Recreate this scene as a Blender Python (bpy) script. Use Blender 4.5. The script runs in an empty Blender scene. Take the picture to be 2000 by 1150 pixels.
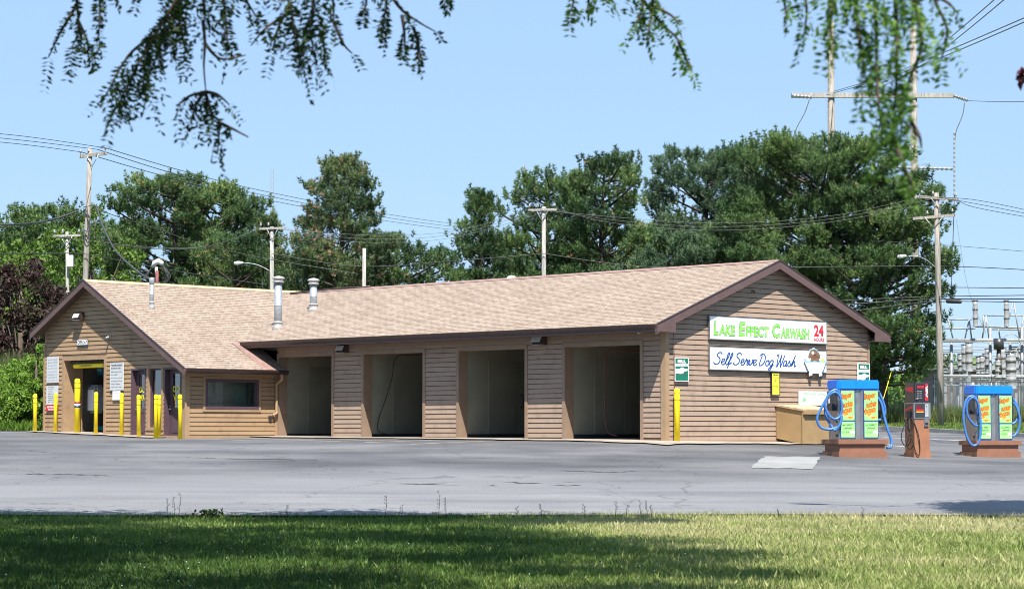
import bpy, bmesh, math, random
import numpy as np
from mathutils import Vector, Matrix
random.seed(7); RNG = np.random.default_rng(7)
SC = bpy.context.scene
COL = SC.collection
rad = math.radians

# ---------------------------------------------------------------- camera, sky, sun, exposure
EYE = 0.27; FPX = 4450.0; PITCH = rad(3.408)
cam_d = bpy.data.cameras.new("camera"); cam = bpy.data.objects.new("camera", cam_d); COL.objects.link(cam)
cam.location = (0, 0, EYE); cam.rotation_euler = (math.pi/2 + PITCH, 0, 0)
cam_d.sensor_width = 36; cam_d.lens = FPX/2000*36; cam_d.clip_start = 0.1; cam_d.clip_end = 6000
cam_d.dof.use_dof = True; cam_d.dof.focus_distance = 70; cam_d.dof.aperture_fstop = 7.1
SC.camera = cam

SUNV = Vector((0.245, -1.662, 2.70)).normalized()          # towards the sun
world = bpy.data.worlds.new("World"); SC.world = world; world.use_nodes = True
wn = world.node_tree.nodes; wl = world.node_tree.links
sky = wn.new('ShaderNodeTexSky'); sky.sky_type = 'NISHITA'; sky.sun_disc = False
sky.sun_elevation = math.asin(SUNV.z); sky.sun_rotation = math.atan2(SUNV.x, SUNV.y)
sky.air_density = 1.0; sky.dust_density = 0.0; sky.ozone_density = 4.0; sky.altitude = 0
smx = wn.new('ShaderNodeMix'); smx.data_type = 'RGBA'; smx.inputs[0].default_value = .68; smx.inputs[7].default_value = (4.5, 6.85, 10.4, 1)
wl.new(sky.outputs[0], smx.inputs[6]); wl.new(smx.outputs[2], wn['Background'].inputs[0]); wn['Background'].inputs[1].default_value = 0.055
sun_d = bpy.data.lights.new("sun", 'SUN'); sun_d.energy = 5.0; sun_d.angle = rad(0.5); sun_d.color = (1, 0.955, 0.88)
sun = bpy.data.objects.new("sun", sun_d); COL.objects.link(sun); sun.location = (0, -20, 60)
sun.rotation_euler = SUNV.to_track_quat('Z', 'Y').to_euler()
SC.view_settings.view_transform = 'Standard'; SC.view_settings.look = 'None'
SC.view_settings.exposure = 1.07; SC.view_settings.gamma = 1
SC.cycles.filter_width = 1.0; SC.cycles.max_bounces = 8; SC.cycles.transparent_max_bounces = 12

# ---------------------------------------------------------------- where a photo direction meets a depth
def wpt(px, py, d):
    a = (px-1000)/FPX; b = (575-py)/FPX
    k = math.cos(PITCH) - b*math.sin(PITCH)
    return Vector((a*d/k, d, EYE + d*(math.sin(PITCH)+b*math.cos(PITCH))/k))

# ---------------------------------------------------------------- terrain height
CP = np.array([(-22,40,-1.13),(-8,40,-1.17),(0,40,-1.17),(8,40,-1.17),(22,40,-1.2),(4.4,65.4,-.015),(-2,71.5,.04),(-8,77.9,.09),(-10.7,75.1,.02),
 (-13.6,78,.14),(-16.5,80.8,.25),(11.3,72.3,-.1),(8,69,-.06),(9.3,62,-.42),(13.9,67,-.48),(11.5,64,-.45),(16,84,-.15),(20,90,.02),(22,100,.2),(22,112,.5),
 (34,112,.5),(-20,85,.3),(-32,85,.4),(0,100,.2),(0,135,.5),(-30,135,.8),(36,135,.6),(0,54,-.66),(12,53,-.78),(-14,60,-.33)], float)
def _ker(r): return r
_n = len(CP); _D = np.hypot(CP[:,None,0]-CP[None,:,0], CP[:,None,1]-CP[None,:,1])
_A = np.zeros((_n+3, _n+3)); _A[:_n,:_n] = _ker(_D); _A[:_n,_n]=1; _A[:_n,_n+1:]=CP[:,:2]; _A[_n,:_n]=1; _A[_n+1:,:_n]=CP[:,:2].T
_w = np.linalg.solve(_A, np.concatenate([CP[:,2], [0,0,0]]))
def ghA(x, y):
    x = np.asarray(x, float); y = np.asarray(y, float)
    xc = np.clip(x, -34, 36); yc = np.clip(y, 40, 135)
    r = np.hypot(xc[...,None]-CP[:,0], yc[...,None]-CP[:,1])
    z = _ker(r)@_w[:_n] + _w[_n] + _w[_n+1]*xc + _w[_n+2]*yc
    lawn = np.where(y < 40, -(40-y)*0.0048, 0)
    lawn = np.maximum(lawn, -0.14)
    far = np.clip((y-135)/200, 0, 1)
    return z + lawn + far*0.6
def gh(x, y): return float(ghA(x, y))
def gpt(px, py, d0=45, d1=140):                      # the ground point seen at a photo position
    for i in range(40):
        m = (d0+d1)/2; p = wpt(px, py, m)
        if p.z > gh(p.x, p.y): d0 = m
        else: d1 = m
    p = wpt(px, py, d1); p.z = gh(p.x, p.y); return p

# ---------------------------------------------------------------- object helpers
def tag(o, label=None, cat=None, group=None, kind=None):
    if label: o["label"] = label
    if cat: o["category"] = cat
    if group: o["group"] = group
    if kind: o["kind"] = kind
    return o
def empty(name, loc=(0,0,0), rz=0, label=None, cat=None, group=None):
    o = bpy.data.objects.new(name, None); COL.objects.link(o); o.empty_display_size = .2
    o.location = loc; o.rotation_euler = (0,0,rz); return tag(o, label, cat, group)
def link(name, me, m=None, parent=None, smooth=False):
    o = bpy.data.objects.new(name, me); COL.objects.link(o)
    if m is not None:
        for mm in (m if isinstance(m, (list, tuple)) else [m]): me.materials.append(mm)
    if parent is not None: o.parent = parent
    if smooth: me.polygons.foreach_set('use_smooth', [True]*len(me.polygons))
    return o
class MB:
    def __init__(s): s.v = []; s.f = []; s.mi = []; s.uv = None; s.cur = 0; s.sm = []
    def add(s, vs, fs, sm=False):
        b = len(s.v); s.v += [tuple(v) for v in vs]
        for f in fs: s.f.append(tuple(b+i for i in f)); s.mi.append(s.cur); s.sm.append(sm)
        return s
    def box(s, a, b):
        x0,y0,z0 = [min(p,q) for p,q in zip(a,b)]; x1,y1,z1 = [max(p,q) for p,q in zip(a,b)]
        return s.add([(x0,y0,z0),(x1,y0,z0),(x1,y1,z0),(x0,y1,z0),(x0,y0,z1),(x1,y0,z1),(x1,y1,z1),(x0,y1,z1)],
              [(0,3,2,1),(4,5,6,7),(0,1,5,4),(1,2,6,5),(2,3,7,6),(3,0,4,7)])
    def prism(s, poly, off):                     # poly: 3-D points, off: 3-D thickness vector
        n = len(poly); off = Vector(off); vs = [Vector(p) for p in poly] + [Vector(p)+off for p in poly]
        fs = [tuple(range(n-1,-1,-1)), tuple(range(n, 2*n))] + [(i,(i+1)%n,n+(i+1)%n,n+i) for i in range(n)]
        return s.add(vs, fs)
    def tube(s, pts, r, n=8, cap=True, sm=True):
        pts = [Vector(p) for p in pts]; m = len(pts); rs = r if isinstance(r,(list,tuple)) else [r]*m
        base = len(s.v); up = None
        for i,p in enumerate(pts):
            t = (pts[min(i+1,m-1)]-pts[max(i-1,0)]).normalized()
            if up is None: up = t.orthogonal().normalized()
            up = (up - t*up.dot(t))
            up = up.normalized() if up.length > 1e-6 else t.orthogonal().normalized()
            w = t.cross(up)
            for k in range(n):
                a = 2*math.pi*k/n; s.v.append(tuple(p + (up*math.cos(a)+w*math.sin(a))*rs[i]))
        for i in range(m-1):
            for k in range(n):
                k2=(k+1)%n; s.f.append((base+i*n+k, base+i*n+k2, base+(i+1)*n+k2, base+(i+1)*n+k)); s.mi.append(s.cur); s.sm.append(sm)
        if cap:
            s.f.append(tuple(base+k for k in range(n-1,-1,-1))); s.mi.append(s.cur); s.sm.append(False)
            s.f.append(tuple(base+(m-1)*n+k for k in range(n))); s.mi.append(s.cur); s.sm.append(False)
        return s
    def lathe(s, prof, c=(0,0,0), n=20, sm=True):   # prof: (r,z) list
        b = len(s.v)
        for r,z in prof:
            for k in range(n):
                a = 2*math.pi*k/n; s.v.append((c[0]+r*math.cos(a), c[1]+r*math.sin(a), c[2]+z))
        for i in range(len(prof)-1):
            for k in range(n):
                k2=(k+1)%n; s.f.append((b+i*n+k,b+i*n+k2,b+(i+1)*n+k2,b+(i+1)*n+k)); s.mi.append(s.cur); s.sm.append(sm)
        s.f.append(tuple(b+k for k in range(n-1,-1,-1))); s.mi.append(s.cur); s.sm.append(False)
        e = b+(len(prof)-1)*n; s.f.append(tuple(e+k for k in range(n))); s.mi.append(s.cur); s.sm.append(False)
        return s
    def build(s, name, m, parent=None, bevel=0, loc=None, rz=0):
        me = bpy.data.meshes.new(name); me.from_pydata(s.v, [], s.f)
        me.polygons.foreach_set('material_index', s.mi); me.polygons.foreach_set('use_smooth', s.sm)
        if bevel:
            bm = bmesh.new(); bm.from_mesh(me); bmesh.ops.remove_doubles(bm, verts=bm.verts, dist=1e-5)
            bmesh.ops.bevel(bm, geom=[e for e in bm.edges if not e.smooth or e.calc_face_angle(0) > .6], offset=bevel, segments=2, affect='EDGES', clamp_overlap=True)
            bm.to_mesh(me); bm.free()
        o = link(name, me, m, parent)
        if loc is not None: o.location = loc; o.rotation_euler = (0,0,rz)
        return o
def catmull(pts, n=6):
    P = [Vector(p) for p in pts]; out = []
    for i in range(len(P)-1):
        a = P[max(i-1,0)]; b = P[i]; c = P[i+1]; d = P[min(i+2,len(P)-1)]
        for k in range(n):
            t = k/n; out.append(.5*((2*b)+(c-a)*t+(2*a-5*b+4*c-d)*t*t+(3*b-a-3*c+d)*t**3))
    out.append(P[-1]); return out
def tri_mesh(name, V, m, parent=None, rnd=None, k=3):
    V = np.ascontiguousarray(V, dtype=np.float32).reshape(-1,3); nf = len(V)//k
    me = bpy.data.meshes.new(name); me.vertices.add(len(V)); me.vertices.foreach_set('co', V.ravel())
    me.loops.add(len(V)); me.loops.foreach_set('vertex_index', np.arange(len(V), dtype=np.int32))
    me.polygons.add(nf); me.polygons.foreach_set('loop_start', np.arange(0, len(V), k, dtype=np.int32))
    me.polygons.foreach_set('loop_total', np.full(nf, k, dtype=np.int32))
    if rnd is not None:
        at = me.attributes.new('rnd', 'FLOAT', 'FACE'); at.data.foreach_set('value', np.asarray(rnd, dtype=np.float32))
    me.update(); me.validate()
    return link(name, me, m, parent)
def copy_tree(o, parent=None):
    c = o.copy(); COL.objects.link(c); c.parent = parent
    for ch in list(o.children): copy_tree(ch, c)
    return c

# ---------------------------------------------------------------- materials
K = 0.74                     # measured paint and ground colours sit lower than the first estimates
def kc(c, k=None): return tuple(x*(K if k is None else k) for x in c[:3])
def s2l(c): return tuple(((x/255)/12.92 if x/255 <= .04045 else ((x/255+.055)/1.055)**2.4) for x in c)
def newmat(name):
    m = bpy.data.materials.new(name); m.use_nodes = True
    n = m.node_tree.nodes; return m, n, m.node_tree.links, n['Principled BSDF']
def ramp(n, stops):
    r = n.new('ShaderNodeValToRGB'); e = r.color_ramp.elements
    while len(e) < len(stops): e.new(.5)
    for i,(p,c) in enumerate(stops): e[i].position = p; e[i].color = (*c[:3], 1)
    return r
def mat(name, col, rough=.6, metal=0, var=.12, scale=6, bump=0, bscale=60, stretch=(1,1,1), spec=.5, k=None):
    col = kc(col, k)
    m, n, l, b = newmat(name)
    tc = n.new('ShaderNodeTexCoord'); mp = n.new('ShaderNodeMapping'); mp.inputs['Scale'].default_value = stretch
    l.new(tc.outputs['Object'], mp.inputs[0])
    nz = n.new('ShaderNodeTexNoise'); nz.inputs['Scale'].default_value = scale; nz.inputs['Detail'].default_value = 6
    l.new(mp.outputs[0], nz.inputs[0])
    c0 = tuple(max(0,x*(1-var*1.6)) for x in col); c1 = tuple(min(1,x*(1+var*1.6)) for x in col)
    r = ramp(n, [(.3,c0),(.7,c1)]); l.new(nz.outputs[0], r.inputs[0]); l.new(r.outputs[0], b.inputs['Base Color'])
    b.inputs['Roughness'].default_value = rough; b.inputs['Metallic'].default_value = metal; b.inputs['Specular IOR Level'].default_value = spec
    if bump:
        n2 = n.new('ShaderNodeTexNoise'); n2.inputs['Scale'].default_value = bscale; l.new(mp.outputs[0], n2.inputs[0])
        bp = n.new('ShaderNodeBump'); bp.inputs['Strength'].default_value = bump; bp.inputs['Distance'].default_value = .02
        l.new(n2.outputs[0], bp.inputs['Height']); l.new(bp.outputs[0], b.inputs['Normal'])
    return m
def leafmat(name, stops, trans=.35, rough=.6, spec=.3):
    m, n, l, b = newmat(name)
    at = n.new('ShaderNodeAttribute'); at.attribute_name = 'rnd'
    r = ramp(n, [(p, kc(c, .80)) for p,c in stops]); l.new(at.outputs['Fac'], r.inputs[0]); l.new(r.outputs[0], b.inputs['Base Color'])
    b.inputs['Roughness'].default_value = rough; b.inputs['Specular IOR Level'].default_value = spec
    tr = n.new('ShaderNodeBsdfTranslucent'); l.new(r.outputs[0], tr.inputs[0])
    mx = n.new('ShaderNodeMixShader'); mx.inputs[0].default_value = trans
    l.new(b.outputs[0], mx.inputs[1]); l.new(tr.outputs[0], mx.inputs[2]); l.new(mx.outputs[0], n['Material Output'].inputs[0])
    return m

SIDE_R = (0.36,0.25,0.185); OCH = (0.42,0.27,0.14); DK = (0.105,0.066,0.066)
def sidemat(name, col, alt):
    m, n, l, b = newmat(name)
    tc = n.new('ShaderNodeTexCoord'); mp = n.new('ShaderNodeMapping'); mp.inputs['Scale'].default_value = (.35,.35,6.75)
    l.new(tc.outputs['Object'], mp.inputs[0])
    nz = n.new('ShaderNodeTexNoise'); nz.inputs['Scale'].default_value = 1.0; nz.inputs['Detail'].default_value = 3; l.new(mp.outputs[0], nz.inputs[0])
    r = ramp(n, [(.32,kc(alt)),(.68,kc(col))]); l.new(nz.outputs[0], r.inputs[0])
    n2 = n.new('ShaderNodeTexNoise'); n2.inputs['Scale'].default_value = 2.2; n2.inputs['Detail'].default_value = 7; n2.inputs['Roughness'].default_value=.7; l.new(tc.outputs['Object'], n2.inputs[0])
    r2 = ramp(n, [(.28,(.72,.70,.68)),(.5,(1,1,1)),(.75,(1.0,.97,.93))]); l.new(n2.outputs[0], r2.inputs[0])
    mx = n.new('ShaderNodeMix'); mx.data_type='RGBA'; mx.blend_type='MULTIPLY'; mx.inputs[0].default_value = 1
    l.new(r.outputs[0], mx.inputs[6]); l.new(r2.outputs[0], mx.inputs[7]); l.new(mx.outputs[2], b.inputs['Base Color'])
    b.inputs['Roughness'].default_value = .75
    mp3 = n.new('ShaderNodeMapping'); mp3.inputs['Scale'].default_value = (6,6,120); l.new(tc.outputs['Object'], mp3.inputs[0])
    n3 = n.new('ShaderNodeTexNoise'); n3.inputs['Scale'].default_value = 1; l.new(mp3.outputs[0], n3.inputs[0])
    bp = n.new('ShaderNodeBump'); bp.inputs['Strength'].default_value=.15; bp.inputs['Distance'].default_value=.01; l.new(n3.outputs[0], bp.inputs['Height']); l.new(bp.outputs[0], b.inputs['Normal'])
    return m
M_side = sidemat('brown_lap_siding', (0.46,0.335,0.245), (0.40,0.285,0.21))
M_sideL = sidemat('tan_lap_siding', (0.47,0.31,0.175), (0.40,0.262,0.15))
M_trim = mat('tan_trim_paint', (0.43,0.285,0.165), .7, var=.06, scale=3)
M_trimR = mat('brown_trim_paint', (0.33,0.225,0.155), .7, var=.06, scale=3)
M_fascia = mat('maroon_brown_fascia', (0.15,0.088,0.082), .5, var=.08, scale=3)
M_gutter = mat('dark_brown_gutter', (0.062,0.038,0.036), .4, var=.1)
M_groove = mat('painted_lap_shadow', (0.10,0.07,0.055), .9)  # dark strip in each lap: the shadow under the board, painted in
M_soffit = mat('brown_soffit', (0.13,0.088,0.07), .8, var=.05)
M_purple = mat('purple_brown_door_paint', (0.115,0.07,0.09), .5, var=.06)
M_flash = mat('worn_flashing', (0.34,0.21,0.18), .6, var=.15)
M_galv = mat('galvanised_steel', (0.36,0.39,0.42), .5, .55, var=.12, scale=9, k=1)
M_galvcap = mat('weathered_steel_cap', (0.44,0.44,0.43), .55, .35, var=.15, scale=9, k=1)
M_yel = mat('yellow_bollard_sleeve', (0.90,0.68,0.008), .6, var=.03, k=1)
M_stripe = mat('maroon_band', (0.35,0.07,0.01), .5)
M_blk = mat('black_rubber', (0.014,0.014,0.016), .5)
M_dark = mat('dark_grey_enamel', (0.045,0.048,0.055), .35)
M_white = mat('white_sign_face', (0.86,0.87,0.88), .4, var=.02, k=1)
M_offw = mat('aged_white', (0.68,0.70,0.70), .5, var=.08)
M_lgreen = mat('lime_letter', (0.24,0.72,0.10), .45, var=.02, k=1)
M_teal = mat('dark_green_letter_edge', (0.01,0.10,0.09), .5)
M_red = mat('red_letter', (0.62,0.012,0.03), .45, var=.02, k=1)
M_blue = mat('royal_blue_letter', (0.012,0.09,0.42), .4, var=.04)
M_bgreen = mat('green_bill_sign', (0.012,0.20,0.12), .45)
M_sgreen = mat('mint_green_panel', (0.30,0.80,0.22), .45, var=.03, k=1)
M_sblue = mat('deep_blue_border', (0.02,0.07,0.33), .4)
M_dome = mat('bright_blue_plastic', (0.004,0.19,0.78), .32, var=.03, k=1)
M_hose = mat('blue_hose', (0.05,0.16,0.42), .35, var=.1, scale=20, k=1)
M_steel = mat('brushed_steel', (0.42,0.43,0.45), .36, .75, var=.1, scale=5)
M_org = mat('orange_letter', (0.92,0.18,0.01), .45, k=1)
M_base = mat('red_brown_base_paint', (0.30,0.135,0.08), .6, var=.06, scale=4)
M_ped = mat('tan_pedestal_paint', (0.38,0.165,0.085), .6, var=.07, scale=4)
M_wood = mat('tan_plywood_paint', (0.42,0.275,0.13), .7, var=.06, scale=2)
M_woodtop = mat('worn_wood_lid', (0.55,0.40,0.25), .8, var=.18, scale=5)
M_pole = mat('weathered_pole_wood', (0.36,0.32,0.28), .9, var=.22, scale=3, stretch=(5,5,.5), bump=.3)
M_polegrey = mat('grey_weathered_timber', (0.42,0.40,0.37), .9, var=.2, scale=3, stretch=(5,5,.5))
M_wire = mat('weathered_cable', (0.06,0.06,0.065), .6)
M_wireL = mat('aluminium_conductor', (0.16,0.16,0.17), .5)
M_metal = mat('light_grey_metal', (0.38,0.40,0.42), .5, .3)
M_ceram = mat('grey_porcelain', (0.36,0.36,0.37), .35, var=.1)
M_ceramd = mat('dark_porcelain_ring', (0.13,0.11,0.10), .4)
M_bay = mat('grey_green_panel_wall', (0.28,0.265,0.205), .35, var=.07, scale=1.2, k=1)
M_bay2 = mat('grey_green_door_panel', (0.25,0.236,0.18), .3, var=.10, scale=.9, k=1)
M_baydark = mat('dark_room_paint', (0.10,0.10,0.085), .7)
M_machine = mat('machine_grey_plastic', (0.42,0.45,0.48), .4)
M_tealpan = mat('teal_panel', (0.01,0.22,0.32), .4)
M_blk2 = mat('black_letter', (0.02,0.02,0.03), .5)
M_grytxt = mat('faded_print', (0.10,0.11,0.14), .6)
M_pink = mat('faded_pink_print', (0.70,0.32,0.30), .6)
M_brownfur = mat('brown_dog_print', (0.26,0.15,0.085), .6)
M_ltblue = mat('pale_blue_print', (0.42,0.68,0.88), .5)
M_yprint = mat('yellow_print', (0.80,0.72,0.05), .5, k=1)
M_conduit = mat('rusty_red_pipe', (0.20,0.05,0.04), .6)
M_limb = mat('pine_limb_bark', (0.075,0.055,0.045), .9, var=.2)
M_bark = mat('pine_bark', (0.13,0.095,0.075), .9, var=.25, scale=3, stretch=(3,3,1), bump=.5, bscale=10)
M_twig = mat('twig_bark', (0.055,0.035,0.022), .8)
def glassmat(name, tint=(.8,.9,.88), k=.22):
    m, n, l, b = newmat(name); n.remove(b)
    t = n.new('ShaderNodeBsdfTransparent'); t.inputs[0].default_value = (*tint,1)
    g = n.new('ShaderNodeBsdfGlossy'); g.inputs['Roughness'].default_value = .02; mx = n.new('ShaderNodeMixShader')
    f = n.new('ShaderNodeFresnel'); f.inputs[0].default_value = 1.5; a = n.new('ShaderNodeMath'); a.operation='ADD'; a.inputs[1].default_value=k; l.new(f.outputs[0], a.inputs[0])
    l.new(a.outputs[0], mx.inputs[0]); l.new(t.outputs[0], mx.inputs[1]); l.new(g.outputs[0], mx.inputs[2]); l.new(mx.outputs[0], n['Material Output'].inputs[0])
    return m
M_glass = glassmat('window_glass', k=.13); M_glassd = glassmat('door_glass', (.35,.4,.38), .25)

def roofmat():
    m, n, l, b = newmat('tan_asphalt_shingles')
    uv = n.new('ShaderNodeUVMap'); uv.uv_map = 'UVMap'
    def brick(w, off, c1, c2, mo, ms, shift):
        mp = n.new('ShaderNodeMapping'); mp.inputs['Location'].default_value = (shift,0,0); l.new(uv.outputs[0], mp.inputs[0])
        t = n.new('ShaderNodeTexBrick'); t.offset = off; t.inputs['Scale'].default_value = 1; t.inputs['Brick Width'].default_value = w
        t.inputs['Row Height'].default_value = .145; t.inputs['Mortar Size'].default_value = ms; t.inputs['Mortar Smooth'].default_value = .1; t.inputs['Bias'].default_value = 0
        t.inputs['Color1'].default_value = (*c1,1); t.inputs['Color2'].default_value = (*c2,1); t.inputs['Mortar'].default_value = (*mo,1)
        l.new(mp.outputs[0], t.inputs[0]); return t
    b1 = brick(.31, .37, kc((0.465,0.37,0.30)), kc((0.385,0.303,0.243)), kc((0.20,0.15,0.12)), .010, 0)
    b2 = brick(.47, .61, (1.0,1.0,1.0), (.91,.89,.88), (.90,.88,.87), .008, .13)
    mx = n.new('ShaderNodeMix'); mx.data_type='RGBA'; mx.blend_type='MULTIPLY'; mx.inputs[0].default_value = 1
    l.new(b1.outputs[0], mx.inputs[6]); l.new(b2.outputs[0], mx.inputs[7])
    nz = n.new('ShaderNodeTexNoise'); nz.inputs['Scale'].default_value = .6; nz.inputs['Detail'].default_value = 5; l.new(uv.outputs[0], nz.inputs[0])
    r = ramp(n, [(.3,(.86,.86,.83)),(.7,(1.0,1.0,1.0))]); l.new(nz.outputs[0], r.inputs[0])
    m2 = n.new('ShaderNodeMix'); m2.data_type='RGBA'; m2.blend_type='MULTIPLY'; m2.inputs[0].default_value = 1
    l.new(mx.outputs[2], m2.inputs[6]); l.new(r.outputs[0], m2.inputs[7])
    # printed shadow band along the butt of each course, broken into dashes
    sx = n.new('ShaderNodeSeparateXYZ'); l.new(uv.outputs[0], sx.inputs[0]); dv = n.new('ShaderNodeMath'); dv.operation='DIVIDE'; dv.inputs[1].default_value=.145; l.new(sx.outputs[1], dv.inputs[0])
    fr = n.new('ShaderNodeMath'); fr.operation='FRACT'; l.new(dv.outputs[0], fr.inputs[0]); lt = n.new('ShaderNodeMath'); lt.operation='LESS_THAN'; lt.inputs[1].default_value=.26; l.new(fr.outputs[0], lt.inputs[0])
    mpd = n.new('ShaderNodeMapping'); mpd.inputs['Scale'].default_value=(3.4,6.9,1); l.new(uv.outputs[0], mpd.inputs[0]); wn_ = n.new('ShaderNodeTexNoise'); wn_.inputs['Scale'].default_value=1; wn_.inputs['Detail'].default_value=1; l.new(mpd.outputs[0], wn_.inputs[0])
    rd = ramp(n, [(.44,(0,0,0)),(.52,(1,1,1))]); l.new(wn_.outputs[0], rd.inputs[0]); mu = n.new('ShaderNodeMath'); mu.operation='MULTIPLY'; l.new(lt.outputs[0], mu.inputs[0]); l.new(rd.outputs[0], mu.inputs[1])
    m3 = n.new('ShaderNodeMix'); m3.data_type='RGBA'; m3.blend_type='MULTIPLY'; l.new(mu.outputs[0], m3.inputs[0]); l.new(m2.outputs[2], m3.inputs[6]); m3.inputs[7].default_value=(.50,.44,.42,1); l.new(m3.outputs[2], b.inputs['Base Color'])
    b.inputs['Roughness'].default_value = .92; b.inputs['Specular IOR Level'].default_value = .2
    bp = n.new('ShaderNodeBump'); bp.inputs['Strength'].default_value=.5; bp.inputs['Distance'].default_value=.012; l.new(b2.outputs[1], bp.inputs['Height']); bp.invert = True; l.new(bp.outputs[0], b.inputs['Normal'])
    return m
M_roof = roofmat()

def asphalt(name, base, dark, light, sc=.10, streak=(1,3,1), near=None):
    m, n, l, b = newmat(name)
    tc = n.new('ShaderNodeTexCoord'); mp = n.new('ShaderNodeMapping'); mp.inputs['Scale'].default_value = streak; l.new(tc.outputs['Object'], mp.inputs[0])
    nz = n.new('ShaderNodeTexNoise'); nz.inputs['Scale'].default_value = sc; nz.inputs['Detail'].default_value = 7; nz.inputs['Roughness'].default_value = .62; l.new(mp.outputs[0], nz.inputs[0])
    r = ramp(n, [(.36,kc(dark)),(.5,kc(base)),(.64,kc(light))]); l.new(nz.outputs[0], r.inputs[0])
    n2 = n.new('ShaderNodeTexNoise'); n2.inputs['Scale'].default_value = 28; n2.inputs['Detail'].default_value = 3; l.new(tc.outputs['Object'], n2.inputs[0])
    r2 = ramp(n, [(.3,(.78,.78,.78)),(.7,(1.12,1.12,1.12))]); l.new(n2.outputs[0], r2.inputs[0])
    mx = n.new('ShaderNodeMix'); mx.data_type='RGBA'; mx.blend_type='MULTIPLY'; mx.inputs[0].default_value = 1
    src = r.outputs[0]
    if near:            # older, paler surfacing towards the road, with a ragged boundary
        sx = n.new('ShaderNodeSeparateXYZ'); l.new(tc.outputs['Object'], sx.inputs[0]); nn = n.new('ShaderNodeTexNoise'); nn.inputs['Scale'].default_value = .16; nn.inputs['Detail'].default_value = 6; l.new(tc.outputs['Object'], nn.inputs[0])
        ma = n.new('ShaderNodeMath'); ma.operation = 'MULTIPLY_ADD'; ma.inputs[1].default_value = 14; l.new(nn.outputs[0], ma.inputs[0]); l.new(sx.outputs[1], ma.inputs[2])
        mr = n.new('ShaderNodeMapRange'); mr.inputs[1].default_value = 56; mr.inputs[2].default_value = 62; l.new(ma.outputs[0], mr.inputs[0])
        mn = n.new('ShaderNodeMix'); mn.data_type='RGBA'; mn.inputs[6].default_value = (*kc(near),1); l.new(mr.outputs[0], mn.inputs[0]); l.new(r.outputs[0], mn.inputs[7]); src = mn.outputs[2]
    l.new(src, mx.inputs[6]); l.new(r2.outputs[0], mx.inputs[7])
    mp5 = n.new('ShaderNodeMapping'); mp5.inputs['Rotation'].default_value = (0,0,.5); mp5.inputs['Scale'].default_value = (.10,.75,1); l.new(tc.outputs['Object'], mp5.inputs[0])
    n5 = n.new('ShaderNodeTexNoise'); n5.inputs['Scale'].default_value = 1; n5.inputs['Detail'].default_value = 5; n5.inputs['Distortion'].default_value = .6; l.new(mp5.outputs[0], n5.inputs[0])
    r5 = ramp(n, [(.34,(.86,.86,.865)),(.50,(1,1,1)),(.68,(1.05,1.045,1.035))]); l.new(n5.outputs[0], r5.inputs[0])
    m5 = n.new('ShaderNodeMix'); m5.data_type='RGBA'; m5.blend_type='MULTIPLY'; m5.inputs[0].default_value = 1; l.new(mx.outputs[2], m5.inputs[6]); l.new(r5.outputs[0], m5.inputs[7]); mx = m5
    # thin tar-dark cracks
    vo = n.new('ShaderNodeTexVoronoi'); vo.feature = 'DISTANCE_TO_EDGE'; vo.inputs['Scale'].default_value = .16
    n3 = n.new('ShaderNodeTexNoise'); n3.inputs['Scale'].default_value = .8; n3.inputs['Detail'].default_value = 5; l.new(tc.outputs['Object'], n3.inputs[0])
    va = n.new('ShaderNodeVectorMath'); va.operation='MULTIPLY_ADD'; va.inputs[1].default_value=(2.2,2.2,0); l.new(n3.outputs[1], va.inputs[0]); l.new(tc.outputs['Object'], va.inputs[2])
    l.new(va.outputs[0], vo.inputs[0]); r3 = ramp(n, [(.0,(.45,.44,.44)),(.006,(1,1,1))]); l.new(vo.outputs[0], r3.inputs[0])
    m3 = n.new('ShaderNodeMix'); m3.data_type='RGBA'; m3.blend_type='MULTIPLY'; m3.inputs[0].default_value = .8
    l.new(mx.outputs[2], m3.inputs[6]); l.new(r3.outputs[0], m3.inputs[7]); l.new(m3.outputs[2], b.inputs['Base Color'])
    b.inputs['Roughness'].default_value = .85; b.inputs['Specular IOR Level'].default_value = .35
    bp = n.new('ShaderNodeBump'); bp.inputs['Strength'].default_value=.4; bp.inputs['Distance'].default_value=.01; l.new(n2.outputs[0], bp.inputs['Height']); l.new(bp.outputs[0], b.inputs['Normal'])
    return m
M_lot = asphalt('lot_asphalt', (0.136,0.134,0.141), (0.088,0.087,0.094), (0.20,0.197,0.20), .16, (1,1.3,1), near=(.222,.219,.228))
M_road = asphalt('road_asphalt', (0.230,0.228,0.237), (0.198,0.195,0.205), (0.262,0.258,0.265), .25, (1,1.5,1))
M_street = asphalt('street_asphalt', (0.20,0.20,0.21), (0.15,0.15,0.16), (0.26,0.26,0.27), .2)
M_conc = mat('stained_concrete', (0.40,0.345,0.285), .85, var=.16, scale=.8, bump=.2, spec=.3)
M_kerb = mat('kerb_concrete', (0.50,0.46,0.41), .85, var=.12, scale=2)
M_line = mat('worn_cream_paint', (0.60,0.52,0.38), .8, var=.25, scale=4)
M_patch = mat('pale_cement_patch', (0.30,0.297,0.29), .9, var=.10, scale=1.2)
M_crack = mat('open_crack_dirt', (0.05,0.045,0.035), .95)
def groundmat(name, a, bcol, c, sc=.5):
    m, n, l, b = newmat(name)
    tc = n.new('ShaderNodeTexCoord'); nz = n.new('ShaderNodeTexNoise'); nz.inputs['Scale'].default_value = sc; nz.inputs['Detail'].default_value = 9; nz.inputs['Roughness'].default_value=.7; l.new(tc.outputs['Object'], nz.inputs[0])
    r = ramp(n, [(.35,kc(a)),(.5,kc(bcol)),(.66,kc(c))]); l.new(nz.outputs[0], r.inputs[0]); l.new(r.outputs[0], b.inputs['Base Color'])
    b.inputs['Roughness'].default_value = .95; b.inputs['Specular IOR Level'].default_value = .1
    return m
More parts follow.
